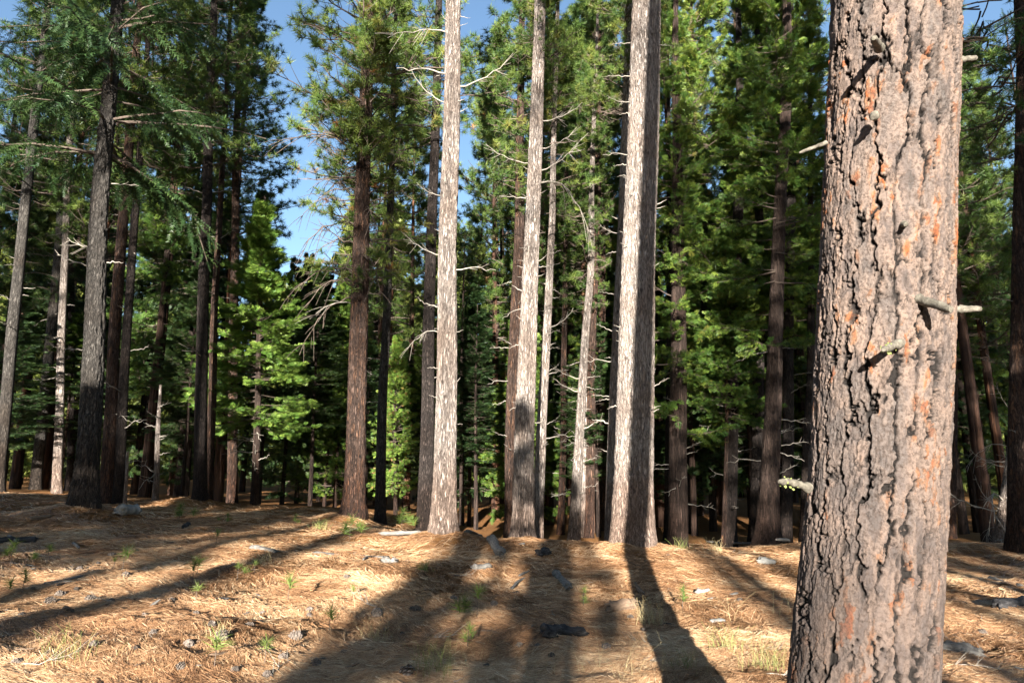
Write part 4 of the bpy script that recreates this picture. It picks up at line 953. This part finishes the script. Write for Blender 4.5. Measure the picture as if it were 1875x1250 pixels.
cones = [(128, 1124), (40, 1130), (265, 1131), (315, 1103), (357, 1126), (280, 1163), (345, 1185), (245, 1195), (30, 1216), (172, 1186), (452, 1128), (480, 1126), (566, 1120), (566, 1131), (518, 1210), (578, 1222), (626, 1201), (490, 1243),
         (387, 1150), (205, 1103), (165, 1100), (90, 1105), (120, 1118), (455, 1148), (634, 1060), (540, 1170), (760, 1120), (905, 1108), (950, 1186), (985, 1185), (890, 1222), (1155, 1135), (1180, 1160), (735, 1165), (690, 1130), (1355, 1102), (250, 1010),
         (205, 1020), (180, 1035), (145, 1045), (140, 1082), (110, 1092), (60, 1080), (230, 1055), (265, 1045), (745, 1240), (430, 1235), (330, 1230), (405, 1172), (1480, 1055), (1800, 1160), (1010, 1205), (830, 1098), (1110, 1190)]
rc = np.random.default_rng(8)
for px, py in cones:
    x, y, z = on_ground(px, py)
    tagged('pine_cone', CONES[int(rc.integers(0, 3))], (x, y, z + 0.002 + 0.02 * rc.random()), (PI / 2 + rc.normal() * 0.6, rc.normal() * 0.6, rc.random() * 6.3), 0.6 + 0.65 * rc.random() ** 1.5,
           'open grey brown pine cone lying on the fallen needles of the clearing', 'pine cone', 'pine cones scattered on the clearing')

def seedling(px, py, hpx, label, tufts=1, dull=False, name='pine_seedling'):
    x, y, z = on_ground(px, py); k = math.hypot(y, 0.3) / F
    h = hpx * k
    rng = np.random.default_rng(int(px * 3 + py))
    root = empty(name, (x, y, z), label, 'seedling')
    s = np.linspace(0, 1, 5); P = np.stack([0.05 * h * s ** 2, 0 * s, -0.02 + (0.02 + h * 0.75) * s], -1)
    V, Q = tubes(P[None], (0.004 * (1 - 0.5 * s))[None], 5)
    child('stem', mesh_from('stem', [(V, Q, 0, None)], [M['limb']], True), root)
    pos = [P[-1]] + [P[2] * (0.7 + 0.6 * rng.random()) + np.array([rng.normal() * 0.3 * h, rng.normal() * 0.2 * h, 0.1 * h]) for _ in range(tufts - 1)]
    parts = []
    for i, p in enumerate(pos):
        bv, bf = tuft_base(rng, 60, 0.024, (0.1, 1.75))
        A, B, C = basis(np.array([[rng.normal() * 0.2, rng.normal() * 0.2, 1.0]]), rng)
        V, Fc, r = stamp(bv, bf, np.array([p]), A, B, C, np.array([max(0.05, h * (0.5 if tufts == 1 else 0.36) * (0.8 + 0.4 * rng.random()))]), rng)
        parts.append((V, Fc, 0, rng.random(len(V))))
        if i:
            q = np.stack([P[2], (P[2] + p) / 2 + np.array([0, 0, -0.01]), p]); V2, Q2 = tubes(q[None], np.array([[0.003, 0.0025, 0.002]]), 4); parts.append((V2, Q2, 1, None))
    child('needles', mesh_from('needles', parts, [M['seed'] if not dull else M['pine'], M['limb']]), root)
seedling(224, 1046, 46, 'upright lime green pine seedling on a bare stem, alone at left')
seedling(208, 1042, 24, 'small dim seedling at the foot of the upright lime green seedling')
seedling(352, 1070, 46, 'pale bright needle tuft of a seedling below the pine cones at left centre', 1)
seedling(361, 1052, 32, 'green seedling just behind the pale bright needle tuft')
seedling(358, 1102, 34, 'dim green seedling just in front of the pale bright needle tuft')
seedling(395, 1000, 32, 'dim seedling in the shade left of the half buried grey log')
seedling(434, 1062, 34, 'low green seedling beside a thin brown twig in the lit strip', 2)
seedling(527, 1100, 44, 'small yellow green seedling on a thin stem in the lit strip left of centre')
seedling(645, 1094, 22, 'tiny bright seedling beside two dead stalks on the sunlit slope')
seedling(602, 1160, 46, 'pale yellow green tuft in full sun on the lit slope')
seedling(484, 1218, 50, 'yellow green seedling at the bottom left, beside a stout pine cone')
seedling(392, 1225, 62, 'tall sunbleached seedling near the bottom left cones')
seedling(873, 1136, 62, 'larger green pine seedling with two whorls in the shaded middle of the clearing', 4)
seedling(856, 1190, 46, 'low green seedling below the larger one in the shaded middle', 3)
seedling(1068, 1112, 40, 'small green seedling left of the cut stump piece', 2)
seedling(1250, 1118, 48, 'brownish seedling standing in the sunlit patch right of the long shadow', 2, True)
seedling(327, 958, 40, 'bushy light green seedling right of the pale boulder', 4)
seedling(18, 1040, 54, 'dark green seedling at the left edge beside the dark log', 3)
seedling(85, 1035, 40, 'shaded green seedling right of the one at the left edge', 3)
seedling(40, 1090, 50, 'shaded seedling in front of the pair at the left edge', 3)
seedling(640, 990, 50, 'feathery green seedling at the foot of the thick dark reddish pine', 5)
seedling(735, 972, 46, 'leafy green sapling between dappled grey trunk and dark purplish trunk', 5)
seedling(415, 960, 24, 'green seedling left of the young cedar foot', 3)
seedling(540, 962, 22, 'light green seedling on the rise right of the young cedar', 3)
seedling(465, 1050, 24, 'small seedling just behind the thin brown twig', 2)

def tuft_of_grass(px, py, hpx, n, mat, label, name='grass_tuft', spread=0.12, cat='grass', lean=0.5, group=None):
    x, y, z = on_ground(px, py); h = hpx * y / F
    rng = np.random.default_rng(int(px * 7 + py))
    s = np.linspace(0, 1, 6); a = rng.random(n) * 2 * PI; l = h * (0.5 + 0.6 * rng.random(n)); le = lean * (0.3 + rng.random(n))
    b = rng.normal(size=(n, 2)) * spread * h * 2
    P = np.stack([b[:, 0:1] + (np.cos(a) * le * l)[:, None] * s ** 1.7, b[:, 1:2] + (np.sin(a) * le * l)[:, None] * s ** 1.7, l[:, None] * (s - 0.25 * le[:, None] * s ** 2)], -1)
    P[:, :, 2] -= 0.02
    V, Q = tubes(P, np.broadcast_to(np.maximum(0.0011, 0.00019 * y) * (1 - 0.6 * s), (n, 6)), 3)
    tagged(name, mesh_from(name, [(V, Q, 0, np.repeat(rng.random(n), 18))], [M[mat]]), (x, y, z), (0, 0, 0), 1.0, label, cat, group)
tuft_of_grass(1190, 1145, 56, 60, 'straw', 'straw and green grass tuft beside the cut stump piece at the shadow edge')
tuft_of_grass(1400, 1225, 60, 55, 'grass', 'wide green and straw grass tuft left of the big plated trunk foot', spread=0.15)
tuft_of_grass(1330, 1190, 50, 60, 'grass', 'thin grass in the sunlit patch right of the long shadow', spread=0.15)
tuft_of_grass(790, 1230, 60, 70, 'grass', 'dim grass tuft at the bottom edge left of the shaded middle', spread=0.15)
tuft_of_grass(775, 1045, 26, 70, 'grass', 'low green grass tuft in front of the tall pale trunk', spread=0.15)
tuft_of_grass(120, 1215, 70, 40, 'grass', 'loose grass blades near the bottom left corner', spread=0.15)
tuft_of_grass(400, 1172, 40, 24, 'straw', 'few straw blades between the cones at left', spread=0.15)
tuft_of_grass(1310, 1010, 30, 30, 'straw', 'straw tuft on the crest in front of the dark upright trunk', spread=0.15)
tuft_of_grass(1250, 1005, 24, 30, 'grass', 'low leafy grass on the crest in front of the broad dark cedar', spread=0.15)
tuft_of_grass(690, 1178, 50, 50, 'straw', 'dry brownish tuft on the edge of the central shade', spread=0.15)
tuft_of_grass(480, 1030, 34, 30, 'straw', 'pale dry stems beside the half buried grey log', spread=0.15)
tuft_of_grass(1250, 1225, 46, 40, 'grass', 'bluish grass blades inside the long trunk shadow', spread=0.15)
tuft_of_grass(585, 968, 22, 30, 'grass', 'grass fringe left of the thick dark reddish pine foot', spread=0.15)
rs = np.random.default_rng(12)
for (px, py) in [(870, 1240), (905, 1225), (970, 1250), (985, 1245), (1000, 1235), (1065, 1235), (1090, 1225), (1130, 1245), (1140, 1230), (1160, 1240), (840, 1230), (1215, 1240), (1340, 1140), (1420, 1130), (1445, 1120), (650, 1110), (1290, 1240)]:
    tuft_of_grass(px, py, 60 + 45 * rs.random(), 3, 'straw', 'thin dry grass stalks standing alone in the near part of the clearing', 'grass_stalk', 0.05, 'grass', 0.7, 'dry grass stalks')

def log_mesh(L, r, seed, mat, rough=0.22, broken=True, seg=14, rows=26, bend=0.06, flat=1.0):
    rng = np.random.default_rng(seed)
    s = np.linspace(0, 1, rows)
    P = np.stack([(s - 0.5) * L, bend * L * np.sin(s * 3 + seed), 0.012 * L * np.sin(s * 4 + seed * 2)], -1)
    rad = r * (1 - 0.25 * s + 0.15 * vnoise(s * 5, s * 0 + seed, seed=seed)); 
    if broken: rad[0] *= 0.55; rad[-1] *= 0.45
    V, Q = tubes(P[None], rad[None], seg)
    n = vnoise(V[:, 0] * 6 / max(L, 0.2), V[:, 1] * 24 / (r * 10), V[:, 2] * 24 / (r * 10), seed) + 0.5 * vnoise(V[:, 0] * 20 / max(L, 0.2), V[:, 1] * 60 / (r * 10), V[:, 2] * 60 / (r * 10), seed + 1)
    C = np.repeat(P, seg, axis=0)
    V = C + (V - C) * (1 + rough * n[:, None]); V[:, 2] *= flat
    V[:seg, 0] += r * 0.5 * rng.normal(size=seg); V[-seg:, 0] += r * 0.6 * rng.normal(size=seg)
    k = len(V); V = np.concatenate([V, [V[:seg].mean(0) + [r * 0.3, 0, 0], V[-seg:].mean(0) - [r * 0.3, 0, 0]]])
    c1 = np.array([[(q + 1) % seg, q, k] for q in range(seg)]); c2 = np.array([[k - seg + q, k - seg + (q + 1) % seg, k + 1] for q in range(seg)])
    return mesh_from('log', [(V, Q, 0, None), (V, c1, 0, None), (V, c2, 0, None)], [M[mat]], smooth=True)

def log_at(px0, py0, px1, py1, thick_px, mat, label, name='fallen_branch', cat='fallen wood', sink=0.25, rough=0.26, seed=None, flat=1.0, bend=0.025):
    x0, y0, z0 = on_ground(px0, py0); x1, y1, z1 = on_ground(px1, py1)
    ym = (y0 + y1) / 2; r = thick_px / 2 * ym / F
    v = Vector((x1 - x0, y1 - y0, z1 - z0)); L = v.length
    me = log_mesh(L, r, int(px0 + py0) % 97 if seed is None else seed, mat, rough, bend=bend, flat=flat)
    o = tagged(name, me, ((x0 + x1) / 2, ym, (z0 + z1) / 2 + r * (1 - 2 * sink) * flat), (0, 0, 0), 1.0, label, cat)
    o.rotation_euler = v.to_track_quat('X', 'Z').to_euler()
    return o
log_at(990, 1162, 1076, 1168, 24, 'charred', 'curved charred log piece, black hollow with pale ends, in the shaded foreground', 'charred_log', bend=0.09, rough=0.35)
log_at(1116, 1120, 1166, 1116, 26, 'brownwood', 'short thick brown stump piece beside the left edge of the long shadow', 'stump_piece', rough=0.3)
log_at(1014, 1056, 1046, 1082, 17, 'greywood', 'short grey branch lying diagonally in the shaded middle', 'fallen_branch', rough=0.3)
log_at(900, 990, 918, 1018, 19, 'greywood', 'ragged grey rotten wood upright on the crest by the centre trunks', 'rotten_wood', rough=0.4)
log_at(865, 1045, 896, 1040, 15, 'greywood', 'grey angular wood chunk right of the tall pale trunk foot', 'wood_chunk', rough=0.4)
log_at(984, 1017, 1006, 1013, 16, 'charred', 'dark jagged stub of wood on the crest below the centre trunks', 'wood_chunk', rough=0.5)
log_at(458, 1006, 506, 1014, 12, 'greywood', 'half buried grey log at left, end of it lit by sun', 'fallen_log')
log_at(575, 1016, 705, 1022, 9, 'greywood', 'long flat grey log lying across the lit slope', 'fallen_log', sink=0.35)
log_at(700, 1031, 726, 1031, 14, 'greywood', 'crumbled pale stump remnant at the end of the long flat grey log', 'stump_piece', rough=0.5)
log_at(698, 980, 770, 975, 8, 'greywood', 'grey log in shade at the foot of the dark purplish trunk', 'fallen_log')
log_at(836, 985, 890, 983, 8, 'greywood', 'pale branch on the crest right of the tall pale trunk', 'fallen_branch')
log_at(1300, 1099, 1350, 1088, 10, 'greywood', 'flat grey bark slab in the sunlit patch left of the big pine', 'bark_slab', flat=0.6)
log_at(1276, 1088, 1300, 1084, 11, 'rock', 'grey stone left of the flat bark slab', 'stone', 'stone', rough=0.3)
log_at(1302, 1142, 1328, 1140, 10, 'rock', 'small grey stone in the sun below the flat bark slab', 'stone', 'stone', rough=0.3)
log_at(1390, 1030, 1420, 1032, 13, 'rock', 'pale block of stone on the crest below the shaggy cedar', 'stone', 'stone', rough=0.25)
log_at(216, 944, 250, 942, 26, 'rock', 'pale rounded boulder right of the big grey left trunk', 'boulder', 'boulder', sink=0.2, rough=0.18)
log_at(-30, 1000, 66, 993, 17, 'charred', 'dark half charred log lying in shade at the left edge', 'fallen_log')
log_at(50, 955, 92, 946, 9, 'brownwood', 'brown rotten branch on the sunlit mound near the left edge', 'fallen_branch')
log_at(1728, 1190, 1800, 1205, 26, 'greywood', 'sunbleached hollow log right of the big plated trunk', 'fallen_log', rough=0.35)
log_at(1828, 1116, 1900, 1106, 22, 'charred', 'dark log in the shade at the right edge', 'fallen_log')
log_at(1816, 1064, 1870, 1076, 11, 'greywood', 'grey log across the shaded ground near the right edge', 'fallen_log')
log_at(1180, 1090, 1160, 1070, 9, 'brownwood', 'brown bark lump inside the long shadow below the split lit trunk', 'bark_lump')
log_at(335, 968, 346, 962, 10, 'charred', 'black wood scrap in the shade right of the bushy seedling', 'wood_chunk')
log_at(935, 1080, 965, 1060, 5, 'greywood', 'thin pale stick pointing up and right in the shaded middle', 'stick', 'stick', 0.0)
log_at(950, 1056, 968, 1047, 4, 'greywood', 'short pale stick above the longer one in the shaded middle', 'stick', 'stick', 0.0)
log_at(915, 1005, 960, 997, 4, 'greywood', 'thin stick on the crest right of the ragged grey wood', 'stick', 'stick', 0.0)
log_at(85, 1072, 145, 1058, 4, 'greywood', 'crooked pale stick in the shade at left', 'stick', 'stick', -0.1, bend=0.12)
log_at(12, 990, 30, 1000, 5, 'greywood', 'pale stick leaning over the dark charred log at the left edge', 'stick', 'stick', -1.0)
log_at(135, 1000, 142, 1010, 5, 'greywood', 'short pale stick standing in the shade right of the dark log', 'stick', 'stick', -0.5)
log_at(20, 1034, 62, 1040, 5, 'greywood', 'grey stick between the shaded seedlings at the left edge', 'stick', 'stick', 0.0)
log_at(665, 1028, 685, 1022, 5, 'greywood', 'white splinter of wood left of the crumbled pale stump', 'stick', 'stick', -0.2)
log_at(1352, 1005, 1336, 998, 5, 'greywood', 'bleached branch tip on the crest by the dark upright trunk', 'stick', 'stick', -1.5, bend=0.2)
rl = np.random.default_rng(44)
chips = [log_mesh(0.22, 0.018, 61 + k, ('brownwood', 'greywood', 'charred')[k % 3], 0.4, flat=0.6, seg=7, rows=9) for k in range(6)]
for k in range(120):
    y = 1 / (1 / 5.0 - rl.random() * (1 / 5.0 - 1 / 19)); x = y * (rl.random() * 2 - 1) * 0.82
    tagged('bark_chip', chips[k % 6], (x, y, float(gz(x, y)) + 0.012), (rl.normal() * 0.2, rl.normal() * 0.12, rl.random() * 6.3), 0.45 + 0.8 * rl.random() ** 2,
           'scrap of bark or twig half buried in the fallen needles', 'bark chip', 'bark scraps scattered over the clearing')

for k in range(70):
    y = 1 / (1 / 5.0 - rl.random() * (1 / 5.0 - 1 / 17)); x = y * (rl.random() * 2 - 1) * 0.8
    me = DEAD[('twig', 'up', 'droop', 'twig')[k % 4]][k % 2]
    tagged('fallen_twig', me, (x, y, float(gz(x, y)) + 0.01), (PI / 2 * (1 if k % 4 in (1, 2) else 0.05) + rl.normal() * 0.12, rl.normal() * 0.06, rl.random() * 6.3), 0.16 + 0.28 * rl.random() ** 2,
           'bare dead twig lying on the fallen needles of the clearing', 'twig', 'bare twigs lying on the clearing')

# ------------------------------------------------------------------ light, sky, camera
w = bpy.data.worlds.new('World'); SC.world = w; w.use_nodes = True
t = w.node_tree; bgn = t.nodes['Background']
sky = t.nodes.new('ShaderNodeTexSky'); sky.sky_type = 'NISHITA'; sky.sun_disc = False
sky.sun_elevation = SUN_EL; sky.sun_rotation = PI + SUN_AZ; sky.air_density = 1.0; sky.dust_density = 0.5; sky.ozone_density = 2.2
t.links.new(sky.outputs[0], bgn.inputs[0]); bgn.inputs[1].default_value = 0.056
sd = bpy.data.lights.new('sun', 'SUN'); sd.energy = 5.0; sd.angle = math.radians(0.5); sd.color = (1.0, 0.955, 0.87)
so = bpy.data.objects.new('sun', sd); COL.objects.link(so); so.rotation_euler = sunlit_dir().to_track_quat('-Z', 'Y').to_euler(); so.location = (0, -30, 40)
cd = bpy.data.cameras.new('camera'); cd.sensor_width = 36; cd.lens = 24; cd.clip_start = 0.05; cd.clip_end = 3000
co = bpy.data.objects.new('camera', cd); COL.objects.link(co); co.location = (0, 0, CAMZ); co.rotation_euler = (PI / 2 + PITCH, 0, 0)
SC.camera = co
SC.view_settings.view_transform = 'Standard'; SC.view_settings.look = 'None'; SC.view_settings.exposure = 2.4; SC.view_settings.gamma = 1
SC.render.engine = 'CYCLES'
SC.cycles.max_bounces = 6; SC.cycles.diffuse_bounces = 1; SC.cycles.glossy_bounces = 2; SC.cycles.transmission_bounces = 3; SC.cycles.transparent_max_bounces = 4
